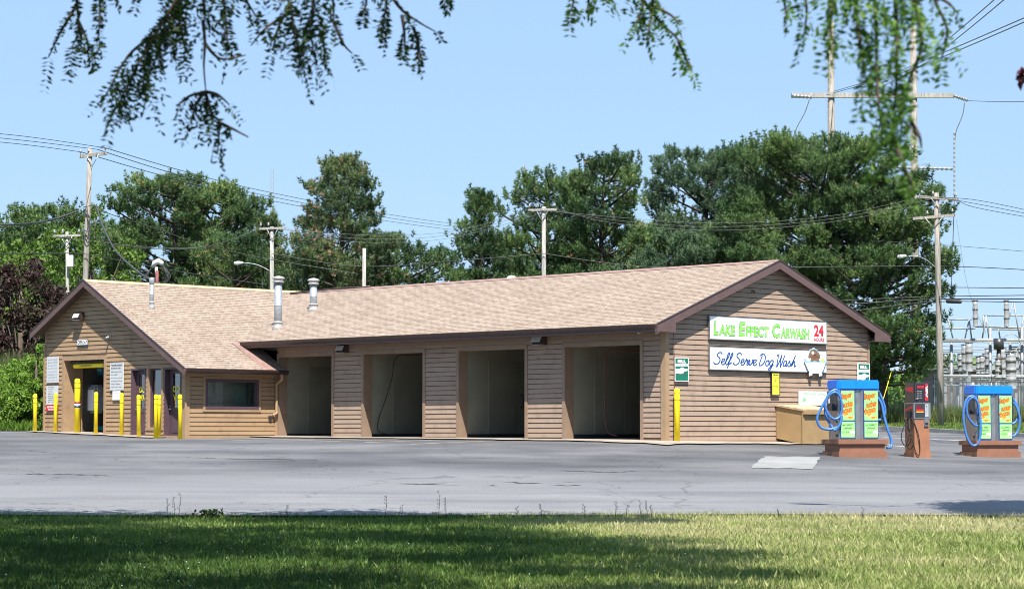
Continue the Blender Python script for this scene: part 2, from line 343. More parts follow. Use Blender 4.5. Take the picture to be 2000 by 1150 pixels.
M_soil = groundmat('lawn_soil', (0.06,0.08,0.025), (0.10,0.12,0.04), (0.20,0.18,0.08), 1.5)
M_field = groundmat('rough_field', (0.07,0.11,0.03), (0.12,0.17,0.05), (0.22,0.22,0.09), .6)

# ================================================================= GROUND
def sheet(name, xs, yf, yb, rows, off, m, label=None):
    xs = np.array(xs, float); f = np.array([yf(x) for x in xs]); b = np.array([yb(x) for x in xs])
    t = np.linspace(0, 1, rows+1)[:,None]; Y = f[None]*(1-t)+b[None]*t; X = np.repeat(xs[None], rows+1, 0)
    Z = ghA(X, Y) + off; V = np.stack([X,Y,Z], -1).reshape(-1,3); nx = len(xs)
    F = [(j*nx+i, j*nx+i+1, (j+1)*nx+i+1, (j+1)*nx+i) for j in range(rows) for i in range(nx-1)]
    me = bpy.data.meshes.new(name); me.from_pydata([tuple(v) for v in V], [], F)
    return tag(link(name, me, m, smooth=True), kind='structure')
def ladder(core, step, far):
    a = list(np.arange(core[0], core[1]+.01, step)); lo = []; hi = []; d = step*2
    x = core[0]
    while x > -far: x -= d; lo.insert(0, x); d *= 1.5
    d = step*2; x = core[1]
    while x < far: x += d; hi.append(x); d *= 1.5
    return lo+a+hi
gx = ladder((-40,40), 1.5, 1500); gy = ladder((0,140), 1.5, 1500); gy = [y for y in gy]
X, Y = np.meshgrid(gx, gy); Z = ghA(X, Y)-.17; me = bpy.data.meshes.new('ground'); nx = len(gx)
me.from_pydata([tuple(v) for v in np.stack([X,Y,Z],-1).reshape(-1,3)], [], [(j*nx+i,j*nx+i+1,(j+1)*nx+i+1,(j+1)*nx+i) for j in range(len(gy)-1) for i in range(nx-1)])
tag(link('ground', me, M_field, smooth=True), kind='structure')

KA = gpt(1722,836.5,80,130); KB = gpt(1990,851,70,120)
def kerb_y(x):
    if x < -17: return 84.5
    if x < KA.x: return 84.5 + (KA.y-84.5)*(x+17)/(KA.x+17)
    return KA.y + (KB.y-KA.y)/(KB.x-KA.x)*(x-KA.x)
EDGE = lambda x: 40.15 + .25*math.sin(x*.35) - .012*x
ROADB = lambda x: 46.3 + .5*math.sin(x*.21+1)
xs1 = np.arange(-46, 46.1, 1.0)
sheet('lawn', xs1, lambda x: -12, EDGE, 52, -.10, M_soil)
sheet('road', xs1, lambda x: EDGE(x)-.15, ROADB, 8, -.035, M_road)
sheet('parking_lot', xs1, ROADB, kerb_y, 48, -.035, M_lot)

def lotz(x, y):              # exact height of the paved sheets, for things painted or cut into them
    x0 = math.floor(x); zz = []
    for xc in (x0, x0+1):
        if y < ROADB(xc): f, b, rows = EDGE(xc)-.15, ROADB(xc), 8
        else: f, b, rows = ROADB(xc), kerb_y(xc), 48
        t = (y-f)/(b-f)*rows; i = math.floor(t); ya = f+(b-f)*i/rows; yb = f+(b-f)*(i+1)/rows
        zz.append(gh(xc,ya)*(1-(t-i))+gh(xc,yb)*(t-i))
    return zz[0]*(1-(x-x0))+zz[1]*(x-x0)-.035
Av = Vector((-0.7059, 0.7083, 0)); Bv = Vector((0.7083, 0.7059, 0)); TH = math.atan2(-0.7083, 0.7059)
Cp = Vector((4.40, 65.4, 0))
def wp(P0, D, px, py):
    a = (px-1000)/FPX; b = (575-py)/FPX; k = math.cos(PITCH)-b*math.sin(PITCH); q = a/k
    s = (q*P0.y-P0.x)/(D.x-q*D.y); y = P0.y+s*D.y
    return s, wpt(px, py, y).z
tQ = wp(Cp, Av, 542, 800)[0]; Qp = Cp + Av*tQ; wL = wp(Qp, -Bv, 362, 800)[0]; Lc = Qp - Bv*wL
DEP = 9.77
fac = lambda px, py=800: wp(Cp, Av, px, py)
gab = lambda px, py=800: wp(Cp, Bv, px, py)
lga = lambda px, py=800: wp(Lc, Av, px, py)
win = lambda px, py=800: wp(Lc, Bv, px, py)
# local building frame: X = -Av, Y = Bv, origin Cp
def L2W(x, y): return Cp - Av*x + Bv*y

# apron and floor slab (follows the ground)
def slab(name, x0, x1, y0, y1, off, m, step=.5, jag=0):
    nx = max(2,int((x1-x0)/step)); ny = max(2,int((y1-y0)/step)); V=[]; F=[]
    for j in range(ny+1):
        for i in range(nx+1):
            x = x0+(x1-x0)*i/nx; y = y0+(y1-y0)*j/ny
            if j == 0 and jag: y += jag*(math.sin(x*1.7)+math.sin(x*4.1+1))*.5
            if i == nx and jag: x += jag*(math.sin(y*1.9)+math.sin(y*3.7))*.5
            w = L2W(x,y); V.append((w.x,w.y,gh(w.x,w.y)+off))
    for j in range(ny):
        for i in range(nx): a=j*(nx+1)+i; F.append((a,a+1,a+nx+2,a+nx+1))
    me = bpy.data.meshes.new(name); me.from_pydata(V,[],F)
    return tag(link(name, me, m), kind='structure')
slab('concrete_apron', -tQ-.1, 1.15, -1.25, DEP-.1, 0.0, M_conc, jag=.22)
slab('concrete_walkway', -tQ-8.3, -tQ-.9, -wL-.8, DEP-.3, 0.0, M_conc, jag=.15)
def strip(name, pts, w, off, m, seg=.6, kind='structure', jag=0):      # draped ribbon on the ground
    P = []
    for a,b in zip(pts[:-1], pts[1:]):
        n = max(1,int((Vector(b)-Vector(a)).length/seg)); P += [Vector(a).lerp(Vector(b), i/n) for i in range(n)]
    P.append(Vector(pts[-1])); V=[]; F=[]
    for i,p in enumerate(P):
        t = (P[min(i+1,len(P)-1)]-P[max(i-1,0)]); t.z=0; t.normalize(); nrm = Vector((-t.y,t.x,0))
        ww = w*(1+jag*(random.random()*2-1)); 
        if jag: ww *= max(.12, math.sin(math.pi*(i+.3)/(len(P)-.4)))
        c = p + nrm*(jag*2.2*w*(random.random()-.5))
        for s in (-.5,.5): q = c+nrm*ww*s; V.append((q.x,q.y,lotz(q.x,q.y)+.006))
    for i in range(len(P)-1): F.append((2*i,2*i+2,2*i+3,2*i+1))
    me = bpy.data.meshes.new(name); me.from_pydata(V,[],F); return tag(link(name, me, m), kind=kind)
# kerbs of the street behind
def kerb(name, x0, x1, f, h, w):
    P = [Vector((x, f(x), 0)) for x in np.arange(x0, x1, 1.0)]; V=[];F=[]
    for p in P:
        z = gh(p.x,p.y)
        for dy,dz in ((0,-.1),(0,h),(w,h+.01),(w,-.1)): V.append((p.x,p.y+dy,z+dz))
    for i in range(len(P)-1):
        a=i*4
        for k in range(3): F.append((a+k,a+k+4,a+k+5,a+k+1))
    me = bpy.data.meshes.new(name); me.from_pydata(V,[],F); return tag(link(name, me, M_kerb), kind='structure')
kerb('kerb', 11, 46, kerb_y, .13, .2)
for (a,b) in (((1722,852),(2010,863)), ((1733,867),(1775,870))):
    strip('painted_line', [gpt(*a), gpt(*b)], .35, -.02, M_kerb)
# worn painted parking lines in front of the bays
for k,px in enumerate((600,688,772,852,935,1040)):
    t = fac(px)[0]; a = L2W(-t, -1.6); b = L2W(-t-.1, -4.6-.3*(k%2)); strip('painted_line', [a,b], .13, -.015, M_line)
# cracks
for pts in ([(760,941),(820,942),(905,944)],[(948,943.5),(975,945)],[(985,938),(1010,939),(1062,940)],[(1010,940),(1040,941)],[(1070,944.5),(1135,945)],[(0,922),(60,922.5),(130,923.5),(232,926)],[(40,876),(120,884)],[(1600,868),(1640,869)],[(1050,915),(1180,919),(1300,917)],[(330,890),(470,893),(640,896)]):
    strip('asphalt_crack', [gpt(*p) for p in pts], .15 if pts[0][0]!=40 else .04, -.02, M_crack, .12, jag=.9)
# pale cement patch
pp = [gpt(1492,889),gpt(1600,890),gpt(1592,913),gpt(1470,911)]
V=[];F=[];n=10
for j in range(n+1):
    for i in range(n+1):
        u=i/n;v=j/n; p = (pp[0]*(1-u)+pp[1]*u)*(1-v)+(pp[3]*(1-u)+pp[2]*u)*v
        if i in (0,n): p.x += random.uniform(-.06,.06)
        p.y += .10*math.sin(i*1.3)*(1 if j in (0,n) else 0)
        V.append((p.x,p.y,lotz(p.x,p.y)+.013))
for j in range(n):
    for i in range(n): a=j*(n+1)+i; F.append((a,a+n+1,a+n+2,a+1))
me = bpy.data.meshes.new('cement_patch'); me.from_pydata(V,[],F); tag(link('cement_patch', me, M_patch), kind='structure')

# ================================================================= CAR WASH BUILDING
BLD = empty('car_wash', (Cp.x,Cp.y,0), TH, 'long single-storey brown-sided car wash building with tan shingle roof and four open wash bays', 'building')
ZE = 3.29; SL = .374; OV = .71; ZR = ZE + SL*(OV+DEP/2); RO = .30           # main roof
ZL = 2.30; SLL = .54; OL = .53; TR = 5.30; ZLR = ZL+SLL*(OL+TR); LOV = .42  # left roof: eave, slope, overhang, ridge position
LW = lga(86)[0]                                                        # length of the left gable wall
SLB = (ZLR-3.72)/(LW+.28-TR)
def roofz(y): return ZR - SL*abs(y-DEP/2)
def lroofz(t): return ZLR - (SLL*(TR-t) if t < TR else SLB*(t-TR))
def clip_iv(iv, ops):
    out = [iv]
    for a,b in ops:
        nxt = []
        for s0,s1 in out:
            if b <= s0 or a >= s1: nxt.append((s0,s1)); continue
            if a > s0: nxt.append((s0,a))
            if b < s1: nxt.append((b,s1))
        out = nxt
    return [q for q in out if q[1]-q[0] > .01]
def siding(name, axis, pos, sgn, s0, s1, z0, topf, ops, m, lo=None, hi=None, step=.1475):
    """lap boards as real slanted boards. axis 'x': runs along X at Y=pos (outward -Y); 'y': runs along Y at X=pos (outward +X)"""
    mb = MB(); z = z0; i = 0
    def P(s, out, zz): return (s, pos-out, zz) if axis=='x' else (pos+out, s, zz)
    while z < topf:
        z1 = z+step; zm = z+step*.5
        L = s0 if lo is None else lo(zm); R = s1 if hi is None else hi(zm)
        L = max(L,s0); R = min(R,s1)
        if R-L > .05:
            for a,b in clip_iv((L,R), [(o[0],o[1]) for o in ops if o[2] < zm < o[3]]):
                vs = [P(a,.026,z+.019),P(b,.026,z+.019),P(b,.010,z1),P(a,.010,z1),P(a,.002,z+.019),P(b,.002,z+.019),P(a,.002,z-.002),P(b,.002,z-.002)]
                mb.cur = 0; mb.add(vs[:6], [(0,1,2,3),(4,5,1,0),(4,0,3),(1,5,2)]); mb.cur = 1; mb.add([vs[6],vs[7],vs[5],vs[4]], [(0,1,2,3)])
        z = z1; i += 1
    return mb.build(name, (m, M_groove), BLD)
# ---- facade with four bays
bays = [(546,649),(711.6,827),(897.6,1026.5),(1105,1252)]
BZ = 2.75; opsF = []
for a,b in bays: opsF.append((-fac(a)[0], -fac(b)[0]))
mb = MB(); e = -tQ; TK = .33
edges = []
prev = -tQ
for a,b in opsF:
    if a-prev > .02: edges.append((prev, a))
    prev = b
edges.append((prev, 0))
for a,b in edges: mb.box((a,0,-.5),(b,TK,BZ))
mb.box((-tQ,0,BZ),(0,TK,3.1)); mb.build('bay_wall', M_trimR, BLD)
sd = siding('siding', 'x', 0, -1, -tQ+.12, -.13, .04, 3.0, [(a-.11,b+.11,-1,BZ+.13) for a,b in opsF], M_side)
mb = MB()
for a,b in opsF:
    for o in ((a-.11,a),(b,b+.11)): mb.box((max(o[0],-tQ+.001),-.046,-.3),(o[1],0.0,BZ+.0))
    mb.box((max(a-.11,-tQ+.001),-.046,BZ),(b+.11,0.0,BZ+.13))
mb.build('door_casing', M_trimR, BLD)
mb = MB(); mb.box((-.14,-.046,-.3),(.046,0,3.1)); mb.box((0,0,-.3),(.046,.12,3.1)); mb.build('corner_board', M_trim, BLD)
mb = MB(); mb.box((-tQ,-.034,2.96),(-.14,0,3.1)); mb.build('frieze_board', M_trimR, BLD)
# jamb linings in front, then partitions inside: panelled grey-green walls
for i,(a,b) in enumerate(opsF):
    mb = MB()
    mb.box((a-.25,TK+.002,-.3),(a-.03,DEP-.3,3.0))                                   # partition at the bay's left
    o = mb.build('bay_partition', M_bay, BLD)
    y = TK+.95; pn = 0
    while y < DEP-1.6:
        mb = MB(); mb.box((a-.03,y,.16),(a-.012,y+1.30,2.46)); mb.build('wall_panel', M_bay2, o); y += 1.34
    mb = MB(); mb.box((a-.03,TK+.01,.0),(a-.006,DEP-.4,.15)); mb.build('kick_strip', M_dark, o)
    mb = MB(); hy = TK + (2.6,3.2,2.4,3.0)[i]
    mb.tube([(a-.02,hy,1.0),(a+.09,hy,1.05),(a+.1,hy,1.35),(a-.02,hy,1.42)], .022, 6)
    mb.build('wand_holder', M_dark, o)
    if i == 2:
        mb = MB(); mb.tube([(a-.02,hy+1.5,1.0),(a+.09,hy+1.5,1.05),(a+.1,hy+1.5,1.35),(a-.02,hy+1.5,1.42)], .022, 6); mb.build('wand_holder', M_dark, o)
mb = MB(); mb.box((-tQ,DEP-.3,-.4),(0,DEP,3.1)); mb.build('back_wall', M_bay, BLD)
mb = MB(); mb.box((-tQ-8,TK,3.02),(-.1,DEP-.3,3.08)); mb.build('bay_ceiling', M_bay, BLD)
# ---- right gable wall
mb = MB(); pts = [(-.12,0.0,-.5),(-.12,DEP,-.5),(-.12,DEP,roofz(DEP)-.12),(-.12,DEP/2,ZR-.12),(-.12,0.0,roofz(0)-.12)]
mb.prism(pts, (.12,0,0)); mb.build('gable_wall', M_trimR, BLD)
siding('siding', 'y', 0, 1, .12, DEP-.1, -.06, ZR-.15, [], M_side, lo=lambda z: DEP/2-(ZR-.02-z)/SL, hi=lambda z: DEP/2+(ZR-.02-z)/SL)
mb = MB(); mb.box((0,DEP-.1,-.5),(.046,DEP,3.3)); mb.build('corner_board', M_trimR, BLD)
mb = MB(); mb.box((0,.12,-.42),(.042,DEP-.1,-.02)); mb.build('base_board', M_trimR, BLD)
# ---- roof slabs
def slabroof(mb, poly, th=.11):
    """poly in local coords, counter clockwise seen from above; underside th below"""
    n = len(poly); vs = [Vector(p) for p in poly]+[Vector(p)-Vector((0,0,th)) for p in poly]
    return vs, [tuple(range(n))], [tuple(range(2*n-1,n-1,-1))]+[(i,n+i,n+(i+1)%n,(i+1)%n) for i in range(n)]
def roof_part(name, poly, uvf):
    vs, top, rest = slabroof(None, poly); me = bpy.data.meshes.new(name); me.from_pydata([tuple(v) for v in vs], [], top+rest)
    uvl = me.uv_layers.new(name='UVMap')
    for p in me.polygons:
        for li in p.loop_indices: uvl.data[li].uv = uvf(me.vertices[me.loops[li].vertex_index].co)
    me.materials.append(M_roof); me.materials.append(M_soffit); me.polygons.foreach_set('material_index', [0]+[1]*(len(me.polygons)-1))
    o = bpy.data.objects.new(name, me); COL.objects.link(o); o.parent = BLD; return o
tv0 = (ZE-ZL)/SLL-OL; tv1 = (ZR-ZL)/SLL-OL
cs = math.sqrt(1+SL*SL)
mainf = [(RO,-OV,ZE),(RO,DEP/2,ZR),(-tQ-tv1,DEP/2,ZR),(-tQ-tv0,-OV,ZE)]
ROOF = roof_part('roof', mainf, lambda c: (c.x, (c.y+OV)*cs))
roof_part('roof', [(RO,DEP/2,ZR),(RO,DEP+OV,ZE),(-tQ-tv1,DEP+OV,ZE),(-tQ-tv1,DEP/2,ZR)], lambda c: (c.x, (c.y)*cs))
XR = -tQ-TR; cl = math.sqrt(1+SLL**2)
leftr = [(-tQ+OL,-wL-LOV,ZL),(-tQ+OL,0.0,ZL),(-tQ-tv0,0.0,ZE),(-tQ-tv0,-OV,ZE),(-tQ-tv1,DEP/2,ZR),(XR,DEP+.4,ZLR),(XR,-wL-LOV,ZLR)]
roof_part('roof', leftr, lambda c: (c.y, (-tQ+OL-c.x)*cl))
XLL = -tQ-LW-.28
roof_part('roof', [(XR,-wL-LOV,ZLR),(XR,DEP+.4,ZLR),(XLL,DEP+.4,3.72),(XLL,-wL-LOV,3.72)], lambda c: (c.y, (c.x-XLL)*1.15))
# ridge caps
mb = MB(); mb.prism([(RO,DEP/2-.16,ZR-.045),(RO,DEP/2,ZR+.03),(RO,DEP/2+.16,ZR-.045)], (-tQ-tv1-RO,0,0)); mb.build('ridge_cap', M_flash, BLD)
mb = MB(); mb.prism([(XR+.16,-wL-LOV,ZLR-.07),(XR,-wL-LOV,ZLR+.03),(XR-.16,-wL-LOV,ZLR-.07)], (0,DEP+.4+wL+LOV,0)); mb.build('ridge_cap', M_woodtop, BLD)
# lifted dark flashing where the ridges meet
mb = MB(); mb.tube([(-tQ-tv1+.1,DEP/2-.2,ZR-.02),(-tQ-2.6,DEP/2-.05,ZR+.06),(-tQ-.8,DEP/2,ZR+.05)], .028, 5); mb.build('roof_flashing', M_gutter, BLD)
# worn flashing on the low corner
mb = MB(); z0=ZL+.012
mb.add([(-tQ+OL-.02,-.95,z0),(-tQ+OL-.02,-.50,z0),(-tQ-tv0+.1,-.72,ZE-.03),(-tQ-tv0+.1,-1.05,ZE-.03)],[(0,1,2,3)]); mb.build('roof_flashing', M_flash, BLD)
# ---- fascias
FH = .24
def rake(name, p0, p1, thick, m, h=FH):      # board hanging below the roof edge line, thick: vector
    mb = MB(); a=Vector(p0); b=Vector(p1); mb.prism([a,b,b-Vector((0,0,h)),a-Vector((0,0,h))], thick); return mb.build(name, m, BLD)
up = Vector((0,0,-.012))
for y0,y1,za,zb in ((-OV,DEP/2,ZE,ZR),(DEP/2,DEP+OV,ZR,ZE)):
    rake('rake_board', Vector((RO+.002,y0,za))+up, Vector((RO+.002,y1,zb))+up, (.035,0,0), M_fascia)
    rake('roof_edge_trim', Vector((RO+.001,y0,za+.02)), Vector((RO+.001,y1,zb+.02)), (.05,0,0), M_gutter, .035)
for x0,x1,za,zb in ((-tQ+OL,XR,ZL,ZLR),(XR,XLL,ZLR,3.72)):
    y = -wL-LOV-.002
    rake('rake_board', Vector((x0,y,za))+up, Vector((x1,y,zb))+up, (0,-.035,0), M_fascia, .22)
    rake('roof_edge_trim', Vector((x0,y+.001,za+.02)), Vector((x1,y+.001,zb+.02)), (0,-.05,0), M_gutter, .035)
# eave returns on the right gable
for s in (0,1):
    mb = MB()
    f = (lambda y: y) if s==0 else (lambda y: DEP-y)
    pl = [(RO+.002,f(-OV),ZE-.2),(RO+.002,f(-OV),3.07),(RO+.002,f(.09),3.07),(RO+.002,f(.09),roofz(.09)-.2)]
    mb.prism(pl if s==0 else pl[::-1], (.033,0,0)); mb.build('eave_return', M_fascia, BLD)
mb = MB(); mb.box((-tQ-.3,-OV+.03,3.09),(RO,-.0,3.11)); mb.box((.0,-.0,3.09),(RO,.09,3.11)); mb.box((0,DEP-.09,3.09),(RO,DEP+OV,3.11)); mb.box((-tQ,DEP,3.09),(0,DEP+OV,3.11)); mb.build('soffit', M_soffit, BLD)
mb = MB(); mb.box((-tQ-tv0+.05,-OV,3.07),(RO,-OV+.03,ZE-.05)); mb.build('fascia', M_fascia, BLD)
def gutter(name, a, b, parent=BLD):          # K-profile gutter between a and b, outward -Y or +X
    a=Vector(a); b=Vector(b); d=(b-a).normalized(); o=Vector((d.y,-d.x,0))
    prof=[(0,0),(0,-.12),(.06,-.13),(.10,-.07),(.115,0),(.105,0),(.09,-.06),(.055,-.118),(.012,-.11),(.012,0)]
    mb=MB(); n=len(prof); vs=[a+o*p+Vector((0,0,q)) for p,q in prof]+[b+o*p+Vector((0,0,q)) for p,q in prof]
    mb.add(vs,[(i,(i+1)%n,n+(i+1)%n,n+i) for i in range(n)]+[tuple(range(n))[::-1],tuple(range(n,2*n))]); return mb.build(name, M_gutter, parent)
gutter('gutter', (-tQ-tv0+.25,-OV-.002,ZE-.015), (RO-.05,-OV-.002,ZE-.015))
gutter('gutter', (-tQ+OL+.002,-wL-LOV+.05,ZL-.01), (-tQ+OL+.002,-.02,ZL-.01))
mb = MB(); mb.box((-tQ+.0,-wL-LOV+.03,2.16),(-tQ+OL,0,2.18)); mb.build('soffit', M_soffit, BLD)
mb = MB(); mb.box((-tQ+OL-.03,-wL-LOV+.03,2.14),(-tQ+OL,0,2.28)); mb.build('fascia', M_fascia, BLD)
# ---- window wall (faces +X at X=-tQ)
X0 = -tQ
(wa,zt),(wb,_z) = win(402.5,743), win(502,743); zb_ = win(402,795)[1]; zt = win(402,743)[1]
Yw0 = wa-wL; Yw1 = wb-wL                                          # local Y of window
mb = MB()
mb.box((X0-.2,-wL,-.5),(X0,0,zb_)); mb.box((X0-.2,-wL,zt),(X0,0,2.32)); mb.box((X0-.2,-wL,zb_),(X0,Yw0,zt)); mb.box((X0-.2,Yw1,zb_),(X0,0,zt)); mb.build('side_wall', M_sideL, BLD)
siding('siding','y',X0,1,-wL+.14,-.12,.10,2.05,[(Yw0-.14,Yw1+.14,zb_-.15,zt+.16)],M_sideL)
mb = MB()
for y0,y1,za,zc in ((Yw0-.14,Yw0-.05,zb_-.15,zt+.16),(Yw1+.05,Yw1+.14,zb_-.15,zt+.16),(Yw0-.05,Yw1+.05,zt+.06,zt+.16),(Yw0-.05,Yw1+.05,zb_-.15,zb_-.06)): mb.box((X0,y0,za),(X0+.046,y1,zc))
mb.box((X0,-wL,-.4),(X0+.046,-wL+.14,2.16)); mb.box((X0,-.12,-.4),(X0+.046,-.0,2.16)); mb.box((X0,-wL+.14,2.05),(X0+.046,-.12,2.16)); mb.box((X0,-wL+.14,-.4),(X0+.03,-.12,.10))
mb.build('wall_trim', M_trim, BLD)
mb = MB()
for y0,y1,za,zc in ((Yw0-.05,Yw0+.04,zb_-.06,zt+.06),(Yw1-.04,Yw1+.05,zb_-.06,zt+.06),(Yw0+.04,Yw1-.04,zt-.04,zt+.06),(Yw0+.04,Yw1-.04,zb_-.06,zb_+.04)): mb.box((X0-.08,y0,za),(X0+.055,y1,zc))
WN = mb.build('window', M_purple, BLD)
mb = MB(); mb.box((X0-.05,Yw0+.04,zb_+.04),(X0-.042,Yw1-.04,zt-.04)); mb.build('pane', M_glass, WN)
for q in ((-.9,-.05,.2,2.0),(-2.8,-2.45,1.35,1.85),(-2.3,-2.0,1.5,1.9)): mb = MB(); mb.box((X0-.5,q[0],q[2]),(X0-.46,q[1],q[3])); mb.build('room_panel', M_offw, BLD)
mb = MB(); mb.box((X0-.5,-3.4,.2),(X0-.44,-3.0,1.5)); mb.build('room_cabinet', M_conduit, BLD)
mb = MB(); mb.box((X0-.7,-wL+1.1,.1),(X0-.6,-.02,2.2)); mb.build('room_wall', M_offw, BLD)
# downspout at the inner corner
mb = MB(); xg = X0+OL+.06
mb.tube(catmull([(xg-.1,-.25,2.2),(xg-.12,-.2,2.0),(X0+.16,-.16,1.85),(X0+.12,-.14,1.7),(X0+.12,-.14,1.0),(X0+.14,-.16,.85),(X0+.08,-.28,.78)],5), .05, 8); mb.build('downspout', M_trim, BLD)
mb = MB(); mb.box((X0+.035,-.42,.62),(X0+.07,-.30,.76)); mb.build('outlet_cover', M_dark, BLD)
# ---- left gable wall (faces -Y at Y=-wL)
YL = -wL
def lx(px): return X0 - lga(px)[0]
def lz(px,py): return lga(px,py)[1]
oB = (lx(126), lx(204)); zB = lz(165,703)
D1 = (lx(256.5),lx(284.5)); D2 = (lx(321.5),lx(354)); SW = (lx(291.5),lx(316)); ZD = lz(340,717)
zS0 = lz(300,834); zS1 = ZD
xa, xb = X0-LW, X0
cuts = [(oB[0],oB[1],-.5,zB),(D1[0],D1[1],-.5,ZD),(SW[0],SW[1],zS0,zS1),(D2[0],D2[1],-.5,ZD)]
mb = MB(); TW=.22
bp_ = sorted([xa, XR, xb]+[v for c in cuts for v in (c[0],c[1])])
for a_,b_ in zip(bp_[:-1], bp_[1:]):
    m_ = (a_+b_)/2; tops = [c[3] for c in cuts if c[0] < m_ < c[1]]; zb0 = tops[0] if tops else -.5
    f_ = lambda x: lroofz(X0-x)-.12
    mb.prism([(a_,YL,zb0),(b_,YL,zb0),(b_,YL,f_(b_)),(a_,YL,f_(a_))], (0,TW,0))
    if tops and abs(a_-SW[0]) < 1e-6: mb.box((SW[0],YL,-.5),(SW[1],YL+TW,zS0))
zt_max = max(c[3] for c in cuts)
mb.build('gable_wall', M_sideL, BLD)
LOOPS = [(oB[0]-.12,oB[1]+.12,-1,zB+.14),(D1[0]-.02,D1[1]+.02,-1,ZD+.02),(SW[0]-.1,SW[1]+.1,zS0-.1,zS1+.02),(D2[0]-.02,D2[1]+.02,-1,ZD+.02)]
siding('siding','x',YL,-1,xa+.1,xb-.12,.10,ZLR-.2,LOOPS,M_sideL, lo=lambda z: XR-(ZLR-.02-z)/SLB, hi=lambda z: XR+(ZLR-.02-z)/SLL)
mb = MB()
for a,b in (oB,):
    mb.box((a-.12,YL-.046,-.3),(a,YL,zB)); mb.box((b,YL-.046,-.3),(b+.12,YL,zB)); mb.box((a-.12,YL-.046,zB),(b+.12,YL,zB+.14))
mb.box((xa-.0,YL-.046,-.3),(xa+.1,YL,3.3)); mb.box((xb-.12,YL-.046,-.4),(xb+.046,YL,2.6))
mb.box((SW[0]-.1,YL-.044,zS0-.1),(SW[0]-.0,YL,zS1+.0)); mb.box((SW[1]+.0,YL-.044,zS0-.1),(SW[1]+.1,YL,zS1)); mb.box((SW[0],YL-.044,zS0-.1),(SW[1],YL,zS0))
mb.box((oB[1]+.12,YL-.042,-.4),(xb-.12,YL,.10))
mb.build('wall_trim', M_trim, BLD)
mb = MB(); mb.box((xa,YL+TW,-.5),(xa+.2,DEP,3.5)); mb.build('end_wall', M_sideL, BLD)
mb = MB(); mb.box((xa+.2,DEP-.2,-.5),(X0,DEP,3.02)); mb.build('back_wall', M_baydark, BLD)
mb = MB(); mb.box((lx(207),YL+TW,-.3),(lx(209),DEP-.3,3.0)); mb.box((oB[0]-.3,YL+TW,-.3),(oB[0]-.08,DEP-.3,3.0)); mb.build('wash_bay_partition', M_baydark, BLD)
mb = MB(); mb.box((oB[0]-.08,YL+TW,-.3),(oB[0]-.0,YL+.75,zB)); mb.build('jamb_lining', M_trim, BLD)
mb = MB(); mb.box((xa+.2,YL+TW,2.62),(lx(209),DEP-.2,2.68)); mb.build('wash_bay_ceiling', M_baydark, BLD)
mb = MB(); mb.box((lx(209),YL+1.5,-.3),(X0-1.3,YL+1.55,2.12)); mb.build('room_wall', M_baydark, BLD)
# doors with glass, recessed
from mathutils import Euler
def text_mesh(body, font_shear=0, bold=0, spacing=1.0):
    cu = bpy.data.curves.new('t','FONT'); cu.body = body; cu.shear = font_shear; cu.offset = bold; cu.space_character = spacing; cu.resolution_u = 3; cu.fill_mode = 'FRONT'
    ob = bpy.data.objects.new('t', cu); COL.objects.link(ob); bpy.context.view_layer.update()
    me = bpy.data.meshes.new_from_object(ob.evaluated_get(bpy.context.evaluated_depsgraph_get())); bpy.data.objects.remove(ob); bpy.data.curves.remove(cu)
    return me
def letters(name, body, x, z, w, h, m, parent, y=-.004, shear=0, bold=.0, rot=0, spacing=1.0, th=.003):
    """letters in the parent's XZ plane, fitted to the box w x h whose lower left is x,z"""
    me = text_mesh(body, shear, bold, spacing); n = len(me.vertices)
    if n == 0: return None
    co = np.empty(n*3); me.vertices.foreach_get('co', co); co = co.reshape(-1,3)
    mn = co.min(0); mxx = co.max(0); X_ = (co[:,0]-mn[0])/(mxx[0]-mn[0])*w; Z_ = (co[:,1]-mn[1])/(mxx[1]-mn[1])*h
    c,s = math.cos(rot), math.sin(rot)
    out = np.stack([x+X_*c-Z_*s, np.full(n, y), z+X_*s+Z_*c], -1)
    me.vertices.foreach_set('co', out.ravel()); me.update(); me.name = name
    return link(name, me, m, parent)
def door(a, b, name_lbl):
    REC = .16; w = b-a
    mb = MB(); mb.box((a,YL-.03,-.05),(a+.05,YL+REC+.08,ZD)); mb.box((b-.04,YL-.03,-.05),(b,YL+REC+.08,ZD)); mb.box((a+.05,YL-.03,ZD-.06),(b-.04,YL+REC+.08,ZD))
    mb.build('door_frame', M_purple, BLD)
    gz0, gz1 = 1.02, ZD-.2; ga, gb = a+.25*w, b-.13*w; y0 = YL+REC; y1 = y0+.05
    mb = MB(); mb.box((a+.05,y0,.02),(ga,y1,ZD-.06)); mb.box((gb,y0,.02),(b-.04,y1,ZD-.06)); mb.box((ga,y0,.02),(gb,y1,gz0)); mb.box((ga,y0,gz1),(gb,y1,ZD-.06))
    mb.box((ga,y0-.012,.2),(ga+.03,y0,gz0-.12)); mb.box((gb-.03,y0-.012,.2),(gb,y0,gz0-.12)); mb.box((ga+.03,y0-.012,.2),(gb-.03,y0,.23)); mb.box((ga+.03,y0-.012,gz0-.15),(gb-.03,y0,gz0-.12))
    dr = mb.build('door', M_purple, BLD)
    mb = MB(); mb.box((ga,y0+.02,gz0),(gb,y0+.028,gz1)); mb.build('glass', M_glassd, dr)
    for wd,zz in (('DOG',gz0+.52),('WASH',gz0+.25)): letters('lettering', wd, ga+.02, zz, gb-ga-.04, .2, M_yprint, dr, y=y0+.012, bold=.02)
    mb = MB(); mb.tube([(a+.11,y0-.002,.98),(a+.11,y0-.06,.98),(a+.22,y0-.06,.98)], .016, 6); mb.lathe([(.03,0),(.03,.02)], (a+.11,y0-.02,1.06), 10); mb.build('handle', M_galv, dr)
    mb = MB(); mb.box((a,YL-.06,-.1),(b,YL+REC,.0)); mb.build('threshold', M_galvcap, BLD)
